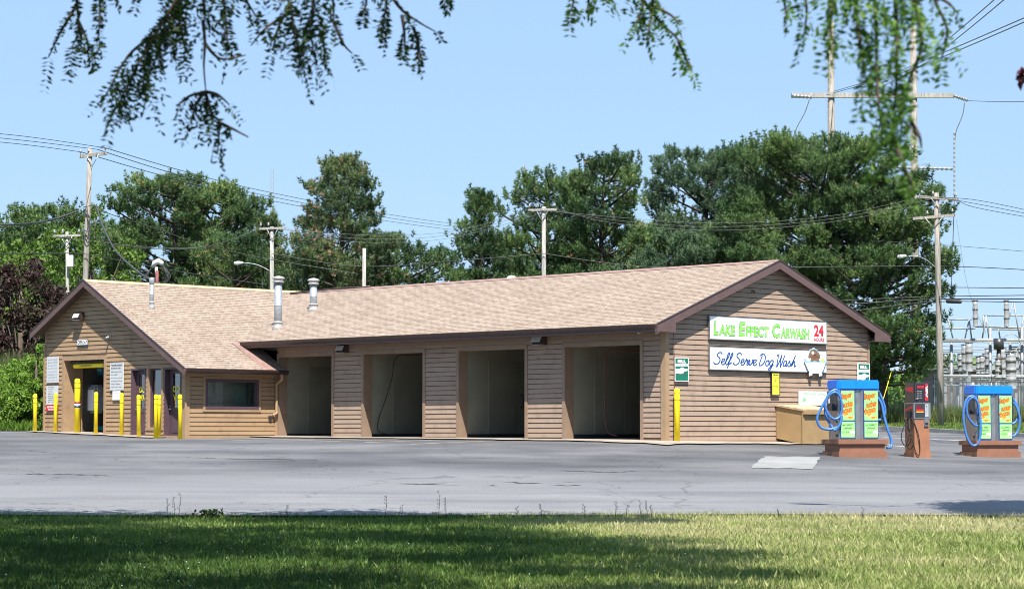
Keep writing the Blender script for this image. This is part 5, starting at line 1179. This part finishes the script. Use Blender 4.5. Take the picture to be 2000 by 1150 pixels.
mb=MB(); mb.tube(br_,[.05*(1-.9*i/len(br_)) for i in range(len(br_))],8); mb.tube(catmull([(9.8,10.6,-1.5),(9.7,10.5,1.2),(9.5,10.5,3.4)],5),[.12,.115,.11,.105,.10,.095,.09,.08,.07,.06,.05],8); mb.build('trunk',M_bark,PT)

# ---- shade tree over the lawn (crown just above the frame)
def shade_tree(x,y,lab,cl,seed,n,size=.075,trunk_h=6.5,cr=.75):
    global RNG
    RNG=np.random.default_rng(seed); r_=random.Random(seed); z0=gh(x,y); e=empty('shade_tree',(x,y,z0),0,lab,'tree'); tb=MB()
    top=Vector((.3,.2,trunk_h)); tb.tube(catmull([(0,0,-.3),(.1,0,2.2),(.0,.1,4.4),top],5),[.34-.011*i for i in range(16)],12)
    for k,c in enumerate(cl):
        if k%4==0:
            v=Vector((c[0]-x,c[1]-y,c[2]-z0)); q=catmull([top-Vector((0,0,1.2)),top.lerp(v,.5)+Vector((0,0,.5)),v],5); tb.tube(q,[.10*(1-.85*i/len(q)) for i in range(len(q))],6)
    cl=np.array(cl); idx=RNG.integers(0,len(cl),n); P=cl[idx]+RNG.normal(0,1,(n,3))*np.array([cr,cr,.35])-np.array([x,y,z0])
    tb.build('trunk',M_bark,e); tri_mesh('crown',leaves(P,size),M_locust,e,RNG.random(n),4)
r_=random.Random(5); cl=[]
def shadow_src(X_,Y_,hz):      # crown position whose shadow falls at X_,Y_ on the lawn
    g=gh(X_,Y_); k=(hz-g)/SUNV.z; return (X_+SUNV.x*k, Y_+SUNV.y*k, hz)
while len(cl)<275:
    Y_=r_.uniform(13,40.4); X_=r_.uniform(-13,6); lim = float(np.interp(Y_,[13,21,24,27,30,33,35,38,40.4],[1.2,2.4,3.0,2.6,3.8,4.2,3.0,2.9,2.3]))
    if X_>lim: continue
    # leave sun flecks
    v=math.sin(X_*1.1+Y_*.35)+math.sin(Y_*1.25+X_*.5+1.2)+.7*math.sin(X_*2.3-Y_*.9)
    if v>1.0 and r_.random()<.93: continue
    hz=r_.uniform(7.4,9.2)
    s=shadow_src(X_,Y_,hz)
    if s[2] < EYE+.19*s[1]+2.0: s=shadow_src(X_,Y_,EYE+.19*(s[1]-.5)+2.0)
    cl.append(s)
shade_tree(-9.6,24.5,'big shade tree left of the photo whose crown throws dappled shade on the lawn',cl,81,118000,.13,6.2,.50)
cl=[]
for px,py in ((1900,983),(1890,991),(1970,980),(2000,979),(1925,988),(1960,987),(1990,985),(1975,996),(1950,999),(2020,990),(2050,995),(2060,985)):
    g=gpt(px,py,36,60); 
    for _ in range(5): cl.append(shadow_src(g.x+r_.uniform(-.35,.35),g.y+r_.uniform(-.3,.5),r_.uniform(8.6,9.6)))
shade_tree(13.2,36.0,'small roadside tree right of the photo whose shadow reaches the road edge',cl,82,16000,.09,6.0,.28)
cl=[]
for px,py in ((30,1000),(80,1000),(120,1002),(-30,998),(170,1006)):
    g=gpt(px,py,36,60)
    for _ in range(4): cl.append(shadow_src(g.x+r_.uniform(-.3,.3),g.y-.1+r_.uniform(-.25,.25),r_.uniform(8.6,9.4)))
shade_tree(-13.5,34.0,'roadside tree left of the photo whose shadow touches the road edge',cl,83,11000,.09,6.0,.26)

# ================================================================= POLES AND WIRES
def pole(top, base_px, d, r, lab, arms=(), m=None, group='utility poles', name='utility_pole', extra=None, cat='utility pole'):
    T=wpt(top[0],top[1],d); Bx=wpt(base_px,800,d).x; zb=gh(Bx,d); e=empty(name,(Bx,d,zb),0,lab,cat,group); O=Vector((Bx,d,zb))
    mb=MB(); a=Vector((0,0,-.5)); b=T-O; mb.tube([a,a.lerp(b,.33),a.lerp(b,.66),b],[r*1.15,r*1.05,r*.95,r*.82],12); mb.build('post',m or M_pole,e)
    for (xa,ya,xb,yb,th) in arms:
        A=wpt(xa,ya,d-.15)-O; B_=wpt(xb,yb,d-.15)-O; n=(B_-A).normalized()
        mb=MB(); u=Vector((0,0,1)); u=(u-n*u.dot(n)).normalized()*th*.5; mb.prism([A-u,B_-u,B_+u,A+u],(0,.12,0)); arm=mb.build('crossarm',m or M_pole,e)
        for t in (.06,.35,.94):
            c=A.lerp(B_,t)+u; mb=MB(); mb.lathe([(.012,0),(.012,.10),(.055,.11),(.06,.15),(.035,.19),(.04,.24),(.01,.26)],tuple(c+Vector((0,.06,0))),8); mb.build('insulator',M_ceram,arm)
        mid=A.lerp(B_,.5)
        for t in (.28,.72):
            c=A.lerp(B_,t); mb=MB(); mb.tube([c+Vector((0,-.0,0)), Vector((mid.x*.98,mid.y,c.z-.55))],.018,5); mb.build('brace',M_galv,arm)
    return e,O
P1,O1=pole((176,289),156.5,105,.135,'tall leaning weathered utility pole behind the left gable',[(154,306,208.5,299,.14)])
c0=wpt(166,410,104.8)-O1
for k in range(3):
    mb=MB(); mb.tube(catmull([c0+Vector((.1*k-.1,0,.1)),c0+Vector((.35-.1*k,-.1,-.6)),c0+Vector((.1+.05*k,-.1,-1.4+.2*k)),c0+Vector((-.1,0,-.9))],6),.02,5); mb.build('riser_cable',M_wire,P1)
P2,O2=pole((131,453),134.5,109,.09,'short pale grey pole with white box left of the leaning pole',[(103,461,157,459.5,.10)],M_polegrey)
c=wpt(138,510,108.8)-O2; mb=MB(); mb.box((c.x-.15,c.y-.2,c.z-.28),(c.x+.15,c.y+.0,c.z+.28)); mb.build('meter_box',M_offw,P2,.01)
def lamp(e,O,pts,d,hx,hy):
    P=[wpt(a,b,d)-O for a,b in pts]; mb=MB(); mb.tube(catmull(P,5),.018,6); arm=mb.build('lamp_arm',M_galv,e)
    c=wpt(hx,hy,d)-O; mb=MB(); n=14; prof=[]
    mb.tube([c+Vector((-.24,0,-.03)),c+Vector((-.18,0,-.01)),c+Vector((-.04,0,0)),c+Vector((.15,0,.02)),c+Vector((.24,0,.03))],[.02,.09,.105,.07,.03],12); mb.build('lamp_head',M_offw,arm)
P3,O3=pole((531,443),531,111,.11,'grey utility pole with street light behind the tall roof vents',[(506,447,558,445,.10)],M_polegrey,extra=1)
lamp(P3,O3,[(529,530),(505,518),(485,514),(474,514)],111,466,514)
P4,O4=pole((711.5,485),709.5,110,.105,'bare grey pole without crossarm right of the roof vents',[],M_polegrey)
P5,O5=pole((1062,404),1062.5,110,.115,'grey utility pole with crossarm in the middle of the tree line',[(1031,410.5,1087,409,.11)],M_polegrey)
P6,O6=pole((1829,377),1838,108,.145,'utility pole with two crossarms and a street light near the substation',[(1796,384,1872,390,.13),(1783,427,1866,420,.13)])
lamp(P6,O6,[(1829,524),(1810,508),(1790,500),(1774,500)],108,1762,501)
for (px,yt,yb,d,lab) in ((531.5,330,480,240,'thin pale lattice mast rising behind the street light pole'),(1225,303,420,210,'short grey mast top above the round-topped pine')):
    T=wpt(px,yt,d); zb=gh(T.x,d); e=empty('mast',(T.x,d,zb),0,lab,'mast'); h=T.z-zb
    for sx in (-.13,.13): mb=MB(); mb.box((sx-.03,-.03,-.5),(sx+.03,.03,h)); mb.build('rail',M_metal,e)
    mb=MB(); z=0
    while z<h: mb.box((-.13,-.02,z),(.13,.02,z+.04)); z+=.55
    mb.build('rungs',M_metal,e)
# H-frame transmission structure
dH=143; e=empty('transmission_frame',wpt(1700,800,dH).to_tuple(),0,'tall two-pole timber transmission frame rising behind the biggest pine','transmission frame'); OH=e.location.copy()
for (xt,yt,xb) in ((1622.5,41,1626),(1783.5,52,1789)):
    T=wpt(xt,yt,dH)-OH; B_=wpt(xb,800,dH)-OH; B_.z=gh(0,135)-OH.z
    mb=MB(); mb.tube([B_-Vector((0,0,1)),B_.lerp(T,.5),T],[.27,.24,.20],14); mb.build('post',M_pole,e)
def beam(xa,ya,xb,yb,th,nm,m):
    A=wpt(xa,ya,dH-.3)-OH; B_=wpt(xb,yb,dH-.3)-OH; mb=MB(); mb.prism([A-Vector((0,0,th/2)),B_-Vector((0,0,th/2)),B_+Vector((0,0,th/2)),A+Vector((0,0,th/2))],(0,.25,0)); mb.build(nm,m,e)
beam(1546,186,1864,186.5,.30,'crossarm',M_polegrey)
def istack(A,B_,r,n,parent,m=M_ceram,nm='insulator_string'):
    A=Vector(A);B_=Vector(B_); rs=[];ps=[]
    for i in range(n*3): ps.append(A.lerp(B_,i/(n*3-1))); rs.append(r if i%3==1 else r*.55)
    mb=MB(); mb.tube(ps,rs,8,sm=False); return mb.build(nm,m,parent)
istack(wpt(1706,326,dH-.4)-OH,wpt(1780,328,dH-.4)-OH,.12,8,e); istack(wpt(1792,328,dH-.4)-OH,wpt(1861,330,dH-.4)-OH,.12,8,e)
istack(wpt(1546,187,dH-.5)-OH,wpt(1586,190,dH-.5)-OH,.15,6,e); istack(wpt(1862,187,dH-.5)-OH,wpt(1890,196,dH-.5)-OH,.15,6,e)
istack(wpt(1864,258,dH-.6)-OH,wpt(1864,382,dH-.6)-OH,.07,14,e); istack(wpt(1706,285,dH-.6)-OH,wpt(1706,326,dH-.6)-OH,.07,5,e)
for pts in ([(1581,194),(1572,220),(1556,250),(1546,280)],[(1884,200),(1880,225),(1868,255),(1865,275)],[(1720,235),(1716,255),(1706,265),(1706,285)],[(1864,380),(1862,450),(1858,560)]):
    mb=MB(); mb.tube(catmull([wpt(a,b,dH-.5)-OH for a,b in pts],6),.03,5); mb.build('jumper_wire',M_wireL,e)
mb=MB(); z=1
for k in range(22): c=wpt(1616.5,70+k*9,dH)-OH; mb.box((c.x-.10,c.y-.3,c.z-.02),(c.x+.06,c.y-.2,c.z+.02))
mb.build('step_bolts',M_galv,e)
# wires: each its own object
def wire(pts, r, lab, group, m=None, name='wire'):
    P=[wpt(a,b,d) for a,b,d in pts]; o0=P[0]; mb=MB(); mb.tube([p-o0 for p in catmull(P,10)],r,5,cap=False); o=mb.build(name,m or M_wire); o.location=o0; return tag(o,lab,'wire',group)
for k,(yl,xa,ya,dy) in enumerate(((262,206,289,0),(270,190,292,5),(278,158,297,11))):
    lb=('upper','middle','lower')[k]
    wire([(-60,yl-6,92),(60,yl+6,97),(xa,ya,104.8)],.014,f'{lb} bare line running left from the leaning pole crossarm','lines left of the leaning pole')
    wire([(xa,ya,104.8),(350,332+k*10,122),(500,370+k*8,142),(700,409+k*7,176),(880,436+k*6,220),(1010,446+k*6,260)],.022,f'{lb} bare line descending right from the leaning pole crossarm','lines right of the leaning pole',M_wireL)
wire([(-40,439,96),(40,438,98),(100,430,101),(150,413,104.6)],.045,'thick black cable sagging from the left edge to the leaning pole','service cables',name='cable')
wire([(180,408,104.7),(188,404,104),(200,440,102),(225,488,99),(262,525,95),(296,548,92.5)],.042,'thick black cable dropping from the leaning pole to the roof mast','service cables',name='cable')
wire([(163,404,104.7),(190,403,104.6),(215,418,105),(300,445,107),(400,478,108.5),(520,505,109.8),(700,535,110.2)],.02,'thin black cable running right from the leaning pole below the top lines','service cables',name='cable')
wire([(-40,496,110),(80,495,108),(160,495.5,104.8),(230,508,106),(350,530,108),(520,556,110)],.018,'black line crossing the leaning pole just above the roof','service cables')
wire([(165,460,104.8),(230,478,106),(330,487,108),(420,478,109),(506,447,110.8)],.016,'thin line sagging between the leaning pole and the street light pole','distribution lines')
wire([(508,446,110.8),(400,482,110),(260,480,109),(103,461,108.8)],.016,'thin line sagging between the street light pole and the short grey pole','distribution lines')
for k in range(3):
    lb=('upper','middle','lower')[k]
    wire([(510+24*k,445,110.8),(640,455+k*6,110.6),(760,460+k*7,110.4),(900,449+k*6,110),(1035+25*k,408,109.8)],.008,f'{lb} line sagging between the street light pole and the middle pole','distribution lines',M_wireL)
    wire([(1035+25*k,408,109.8),(1200,424+k*6,109.5),(1400,436+k*7,109),(1620,422+k*6,108.4),(1798+35*k,385+k,107.8)],.008,f'{lb} line sagging between the middle pole and the two-arm pole','distribution lines',M_wireL)
    wire([(1798+35*k,385+k,107.8),(1900,390+k*7,104),(2040,418+k*6,98)],.014,f'{lb} line running right from the two-arm pole top','distribution lines')
wire([(531,495,110.8),(700,520,110.6),(880,510,110.2),(1062,495,109.8)],.018,'single cable sagging from the street light pole to the middle pole','communication cables')
wire([(1062,495,109.8),(1250,520,109.4),(1500,522,108.8),(1836,520,108),(2040,529,100)],.018,'single cable from the middle pole through the tree line to the right edge','communication cables')
for k,(yl,yr) in enumerate(((584,576),(590,581),(601,585))):
    wire([(1560,yl+8+k*6,109),(1700,yl+k,108.4),(1836,579+k*5,107.8),(2050,yr+k*3,96)],.026 if k==1 else .02,('upper','middle','lowest')[k]+' of the dark cables crossing the two-arm pole at roof height','communication cables')
wire([(1836,561,108),(2050,563,98)],.018,'lone straight line above the dark cables at the right','communication cables')
wire([(1700,470,109),(1836,478,108),(2050,495,98)],.010,'faint line through the tree crown below the street light','communication cables')
e_=MB(); a=wpt(1848,588,106); b=wpt(1878,589,105); e_.tube([a,a.lerp(b,.08),a.lerp(b,.92),b],[.03,.1,.1,.03],10); tag(e_.build('splice_case',M_wire),'black splice case hanging on the cables beside the two-arm pole','splice case')
for k,(pts,lb) in enumerate((([(1628,182,143),(1740,150,120),(1850,108,98),(2050,22,70)],'lower right'),([(1628,179,143),(1740,145,120),(1850,100,98),(2050,14,70)],'lower left'),([(1700,180,143),(1790,135,118),(1870,75,95),(1985,-20,72)],'steeper right'),([(1690,178,143),(1785,130,118),(1865,66,95),(1965,-20,72)],'steeper left'),([(1888,197,143),(1950,199,128),(2060,198,105)],'flat'))):
    wire(pts,.022,f'{lb} conductor leaving the transmission frame to the upper right','transmission conductors',M_wireL)
wire([(1868,430,150),(1890,560,130),(1925,650,118)],.014,'thin guy wire descending in front of the sky right of the two-arm pole','guy wires',M_wireL)
a=wpt(1722,752,112); b=wpt(1742,722,113); c=wpt(1765,655,113.5)
mb=MB(); mb.tube([wpt(1722,790,111.5),b],.018,6); tag(mb.build('guy_guard',M_yel),'slanting yellow guy wire guard behind the left vacuum station','guy guard')
# roof mast with weatherhead
d=91.5; T=wpt(307,512,d); zb=wpt(309,560,d).z; e=empty('service_mast',(T.x,d,zb),0,'red service mast with white weatherhead behind the left roof','service mast')
mb=MB(); mb.tube([(0,0,-.6),(0,0,T.z-zb-.35)],.075,10); mb.build('mast_pipe',M_conduit,e)
mb=MB(); h=T.z-zb; mb.tube([(-.03,0,h-.55),(-.03,0,h-.2)],.06,10); mb.tube([(-.22,0,h-.22),(-.1,0,h-.03),(.06,0,h+.04),(.18,0,h-.05),(.2,0,h-.14)],[.05,.11,.13,.11,.05],10); mb.build('weatherhead',M_offw,e)
for k in range(4):
    mb=MB(); mb.tube(catmull([(-.2,0,h-.2),(-.35-.1*k,-.1,h-.6-.1*k),(.1,-.15,h-1.0),(.38+.06*k,-.1,h-.6),(.25,0,h-.15)],6),.012,5); mb.build('drip_loop',M_wire,e)

# ================================================================= SUBSTATION, FENCE, ROADSIDE
def steel(e,O,a,b,d,r,nm='brace',m=None,d2=None):
    A=wpt(a[0],a[1],d)-O; B_=wpt(b[0],b[1],d2 or d)-O; mb=MB(); mb.tube([A,B_],r,6); return mb.build(nm,m or M_metal,e)
dS=150; e=empty('substation_gantry',wpt(1900,820,dS).to_tuple(),0,'pale steel substation gantry with bus bars behind the right vacuum station','substation gantry'); OS=e.location.copy()
for px in (1858,1890,1934,1973,1996,2030): steel(e,OS,(px,838),(px,666 if px not in (1934,1996) else 640),dS,.11,'post')
for (xa,ya,xb,yb,r) in ((1838,664,2060,665,.14),(1838,667,2060,669,.05),(1905,637,2060,642,.08),(1840,641,1905,642,.05),(1838,734,2060,736,.12),(1838,742,2060,744,.06),(1840,724,2060,723,.03),(1838,752,2060,755,.05),(1852,624,1898,624,.045),(1920,616,2060,617,.045),(1938,643,2060,644,.05)): steel(e,OS,(xa,ya),(xb,yb),dS+RNG.uniform(-1,3),r,'bus_bar')
for i,(xa,ya,xb,yb) in enumerate(((1852,624,1862,664),(1893,624,1884,664),(1893,624,1898,664),(1926,616,1918,664),(1926,616,1932,664),(1950,643,1954,664),(1978,590,1966,640),(1980,590,1992,664),(2000,617,1990,660),(1920,616,1921,642))): steel(e,OS,(xa,ya),(xb,yb),dS,.05)
for k in range(9): steel(e,OS,(1840,676+k*5.5+(k%2)*2),(2060,677+k*5.7),dS+4+k,.03,'bus_bar')
for px in (1870,1885,1900,1947): steel(e,OS,(px,840),(px,745),dS+6,.13,'post')
n_=0
for (px,y0,y1,r,d) in ((1905,586,638,.17,149),(1966,586,638,.17,149),(1893,668,726,.24,147),(1884,672,724,.20,152),(1846,690,728,.2,156),(1857,694,728,.2,157),(1876,690,726,.2,155),(1911,696,730,.16,158),(1918,694,730,.16,156),(1929,680,730,.18,154),(1924,690,730,.18,158),(1950,700,738,.2,146),(1959,678,738,.22,148),(1966,690,740,.2,152),(1975,686,760,.34,146),(1984,676,740,.22,150),(1992,680,742,.22,154),(2008,676,742,.25,150)):
    n_+=1; O=wpt(px,y1,d); ee=empty('insulator_column',O.to_tuple(),0,'ribbed grey porcelain insulator column in the substation','insulator','insulator columns of the substation')
    T=wpt(px,y0,d)-O; prof=[]; h=T.z; k=max(3,int(h/.55))
    for i in range(k):
        z=h*i/k; prof+= [(r,z),(r*1.08,z+h/k*.06),(r,z+h/k*.12),(r*.92,z+h/k*.45),(r*.98,z+h/k*.8)]
    mb=MB(); mb.lathe(prof,(0,0,0),10); mb.build('porcelain',M_ceram,ee)
    for i in range(k):
        z=h*(i+.93)/k; mb=MB(); mb.lathe([(r*.9,z-.03),(r*1.15,z-.02),(r*1.15,z+.03),(r*.9,z+.04)],(0,0,0),10); mb.build('ring',M_ceramd,ee)
    if y0<600:
        continue
    g=gh(O.x,d)-O.z; mb=MB(); mb.box((-.08,-.08,g),(.08,.08,0)); mb.build('stand',M_metal,ee)
for px in (1905,1966):
    pass
O=wpt(1958,664,146); ee=empty('circuit_switcher',O.to_tuple(),0,'dark cylindrical switch with ring guard on top of the gantry','switchgear')
mb=MB(); mb.tube([(-.25,0,-.6),(-.25,0,.1)],[.32,.34],12); mb.build('tank',M_dark,ee); mb=MB(); ring=[(.55+.55*math.cos(a),0,-.15+.55*math.sin(a)) for a in np.linspace(0,2*math.pi,25)]; mb.tube(ring,.03,6); mb.build('ring_guard',M_metal,ee)
mb=MB(); mb.tube([(-.25,0,-.6),(-.25,0,-2.2)],[.14,.2],8); mb.build('stand',M_ceramd,ee)
# distant low building
O=wpt(1945,752,215); ee=empty('industrial_building',(O.x,O.y,gh(O.x,215)),0,'low brown industrial shed far behind the substation','building')
mb=MB(); mb.box((-5,0,0),(16,12,5.2)); mb.build('wall',M_soffit,ee); mb=MB(); mb.box((-5.3,-.3,5.2),(16.3,12.3,5.5)); mb.build('roof',M_metal,ee)
for k in range(6): mb=MB(); mb.box((-4+k*3,-.05,1.2),(-2.4+k*3,0,2.6)); mb.build('window',M_dark,ee)
# chain link fence
fx0=wpt(1600,800,119).x; fx1=34.0; dF=119.0
e=empty('chain_link_fence',(fx0,dF,0),0,'grey chain link fence with barbed wire in front of the substation','fence')
Lf=fx1-fx0; n=int(Lf/3)
for k in range(n+1):
    x=k*3.0; g=gh(fx0+x,dF); mb=MB(); mb.tube([(x,0,g-.3),(x,0,g+2.3)],.04,8); pst=mb.build('fence_post',M_galv,e); mb=MB(); mb.tube([(x,0,g+2.3),(x-.02,-.28,g+2.65)],.025,6); mb.build('barb_arm',M_galv,pst)
gl=[gh(fx0+k*3.0,dF) for k in range(n+1)]
mb=MB(); mb.tube([(k*3.0,0,gl[k]+2.25) for k in range(n+1)],.025,6); mb.build('top_rail',M_galv,e)
for j in range(3): mb=MB(); mb.tube([(k*3.0,-.09*(j+1),gl[k]+2.36+.12*j) for k in range(n+1)],.01,4); mb.build('barbed_wire',M_galv,e)
V=[]; x=0
while x<Lf-2.2:
    i=min(int(x/3),n); g0=gl[i]
    for s in (1,-1):
        a=np.array([x if s>0 else x+2.2,0,g0+.02]); b=np.array([x+2.2 if s>0 else x,0,g0+2.24]); w=np.array([.006,0,0]); V.append([a-w,a+w,b+w,b-w])
    x+=.11
tri_mesh('mesh_fabric',np.array(V),M_galv,e,None,4)

# ================================================================= GRASS AND WEEDS
M_grass=leafmat('lawn_blades',[(0,(0.045,0.10,0.018)),(.3,(0.11,0.20,0.035)),(.5,(0.24,0.33,0.07)),(.72,(0.40,0.44,0.15)),(1,(0.62,0.56,0.30))],.35,.6)
M_tall=leafmat('tall_weeds',[(0,(0.07,0.11,0.03)),(.5,(0.15,0.20,0.06)),(.8,(0.28,0.27,0.12)),(.92,(0.30,0.17,0.12)),(1,(0.38,0.30,0.18))],.35)
def blades(name,x0,x1,y0,y1,n,h,w,m,seed,dry=None,off=0,yedge=None,lean=.45):
    global RNG
    RNG=np.random.default_rng(seed); x=RNG.uniform(x0,x1,n); y=RNG.uniform(y0,y1,n)
    if yedge is not None:
        ye=yedge(x); k=y<ye; x=x[k]; y=y[k]; n=len(x)
    z=ghA(x,y)+off; hh=h*RNG.uniform(.5,1.25,n); a=RNG.uniform(0,2*np.pi,n); le=RNG.normal(0,lean,(n,2))*hh[:,None]
    c=np.stack([x,y,z],1); s=np.stack([np.cos(a),np.sin(a),np.zeros(n)],1)*(w*RNG.uniform(.7,1.3,n))[:,None]
    tip=c+np.stack([le[:,0],le[:,1],hh],1); V=np.stack([c-s,c+s,tip],1)
    rn=RNG.normal(.33,.13,n)+(dry(x,y) if dry is not None else 0); return tag(tri_mesh(name,V,m,None,np.clip(rn,0,1)),kind='stuff')
def dry_sun_tint(x,y):
    v=np.sin(x*.9+y*.35)*.07+np.sin(y*1.7-x*.4)*.06+np.sin(x*2.3+y*1.9)*.05
    return v+np.clip((x+.6)/6.5,-.08,.42)+np.clip((y-34)/24,-.1,.12)  # paler to the right: dry grass plus sunlight painted into the blade tone
edge=lambda x: 40.15+.25*np.sin(x*.35)-.012*x+.04*np.sin(x*9)+.03*np.sin(x*23)
g1=blades('grass',-10.5,10.5,20.5,40.4,480000,.046,.006,M_grass,91,dry_sun_tint,-.10,edge); tag(g1,'mown lawn grass between the camera and the road','grass')
g2=blades('grass',-22,22,12,40.4,90000,.085,.016,M_grass,92,dry_sun_tint,-.10,edge); tag(g2,'sparser lawn grass around the edges of the view','grass')
g3=blades('grass',-10.5,10.5,39.7,40.5,12000,.12,.008,M_grass,93,dry_sun_tint,-.10,lambda x: edge(x)+.05); tag(g3,'longer grass fringe along the road edge','grass')
g4=blades('roadside_grass',7,40,86,119,90000,.16,.035,M_grass,94,lambda x,y: np.sin(x)*.05+.08,0,None)
kk=np.array([kerb_y(v) for v in np.linspace(5,45,80)])
# keep only blades beyond the kerb
me=g4.data; co=np.empty(len(me.vertices)*3,dtype=np.float32); me.vertices.foreach_get('co',co); co=co.reshape(-1,3,3)
keep=co[:,0,1]>np.interp(co[:,0,0],np.linspace(5,45,80),kk)+.45; V=co[keep]; bpy.data.objects.remove(g4)
tag(tri_mesh('roadside_grass',V,M_grass,None,np.clip(RNG.normal(.36,.13,len(V)),0,1)),'bright grass verge between the back street and the fence','grass',kind='stuff')
g5=blades('tall_weeds',7,40,115.5,124,38000,.95,.03,M_tall,95,lambda x,y: .12+.12*np.sin(x*1.3),0,None,.18); tag(g5,'tall dry weeds along the chain link fence','weeds')
g6=blades('tall_weeds',-32,-15.5,82.5,92,26000,.35,.03,M_bright,96,None,0,None,.3); tag(g6,'rough green grass at the foot of the hedge','grass')
g7=blades('tall_weeds',-24,-16.6,89,93,9000,2.6,.03,M_tall,97,lambda x,y: .1,0,None,.10); tag(g7,'tall pale weeds behind the hedge','weeds')
# clover heads
RNG=np.random.default_rng(98); n=430; x=RNG.uniform(-8,8.5,n); y=21+RNG.random(n)**1.0*15; k=(np.sin(x*1.3)+np.sin(y*.9+x*.4)+RNG.normal(0,.6,n))>-.1; x=x[k];y=y[k];n=len(x)
z=ghA(x,y)+RNG.uniform(-.05,-.02,n); c=np.stack([x,y,z],1); r=.009; F=[]
oc=np.array([[1,0,0],[0,1,0],[-1,0,0],[0,-1,0],[0,0,1],[0,0,-1]])*r
for tr_ in ((0,1,4),(1,2,4),(2,3,4),(3,0,4),(1,0,5),(2,1,5),(3,2,5),(0,3,5)): F.append(c[:,None,:]+oc[list(tr_)][None])
tag(tri_mesh('clover_flowers',np.concatenate(F),M_offw),'scattered white clover heads in the lawn','flowers',kind='stuff')
# single weed stalks along the road edge
r_=random.Random(9)
for k,(px,py,lab) in enumerate(((328,972,''),(338,968,''),(352,960,'tallest forked'),(755,966,''),(857,955,'straight tall'),(870,970,''),(785,985,''),(1140,984,''),(1056,984,''),(1204,978,''),(1226,985,''),(1250,975,''),(1262,976,''),(1270,985,''),(1010,988,''),(1685,990,''),(1520,994,''),(560,985,''))):
    d=39.7; T=wpt(px,py,d); bx=wpt(px-r_.uniform(-5,5),1000,d).x; zb=gh(bx,d)-.09; e=empty('weed_stalk',(bx,d,zb),0,'thin dark weed stalk standing up at the road edge of the lawn','weed','weed stalks along the road edge')
    t=T-Vector((bx,d,zb)); mb=MB(); mid=t*.5+Vector((r_.uniform(-.02,.02),0,0)); mb.tube([(0,0,-.02),mid,t],[.005,.004,.0025],5)
    mb.build('stem',M_twig,e)
    mb=MB()
    for j in range(5):
        a=t*(.35+.13*j); s=r_.choice((-1,1)); mb.tube([a,a+Vector((s*.03,r_.uniform(-.02,.02),.035))],[.003,.006],4)
    mb.build('sprigs',M_locust if False else M_twig,e)
# low broad weed
d=39.75; O=wpt(410,1000,d); z=gh(O.x,d)-.07; RNG=np.random.default_rng(99); P=np.stack([RNG.normal(0,.12,160),RNG.normal(0,.05,160),RNG.uniform(0,.13,160)],1); e=empty('broad_weed',(O.x,d,z),0,'low dark broad-leaved weed at the road edge left of centre','weed')
tri_mesh('crown',leaves(P,.045),M_locust,e,RNG.random(160),4); mb=MB(); mb.tube([(0,0,-.02),(.01,0,.05),(0,.01,.11)],.006,5); mb.build('stem',M_twig,e)
# roadside lamp outside the right of the photo: only its shadow shows on the road
g=gpt(1612,981,38,60); hd=shadow_src(g.x,g.y,8.2); PX_,PY_=10.4,35.6; zz=gh(PX_,PY_)
e=empty('street_lamp',(PX_,PY_,zz),0,'street lamp right of the photo whose thin shadow lies on the road','street lamp'); H_=Vector(hd)-Vector((PX_,PY_,zz))
mb=MB(); mb.tube([(0,0,-.3),(0,0,H_.z-1.0)],[.11,.07],12); mb.build('post',M_galv,e)
mb=MB(); mb.tube(catmull([(0,0,H_.z-1.1),Vector((H_.x*.25,H_.y*.25,H_.z-.4)),Vector((H_.x*.7,H_.y*.7,H_.z-.03)),H_],6),.035,8); mb.build('lamp_arm',M_galv,e)
dv=Vector((H_.x,H_.y,0)).normalized(); mb=MB(); mb.tube([H_-dv*.1,H_+dv*.1,H_+dv*.45,H_+dv*.7],[.06,.14,.15,.05],10); mb.build('lamp_head',M_offw,e)
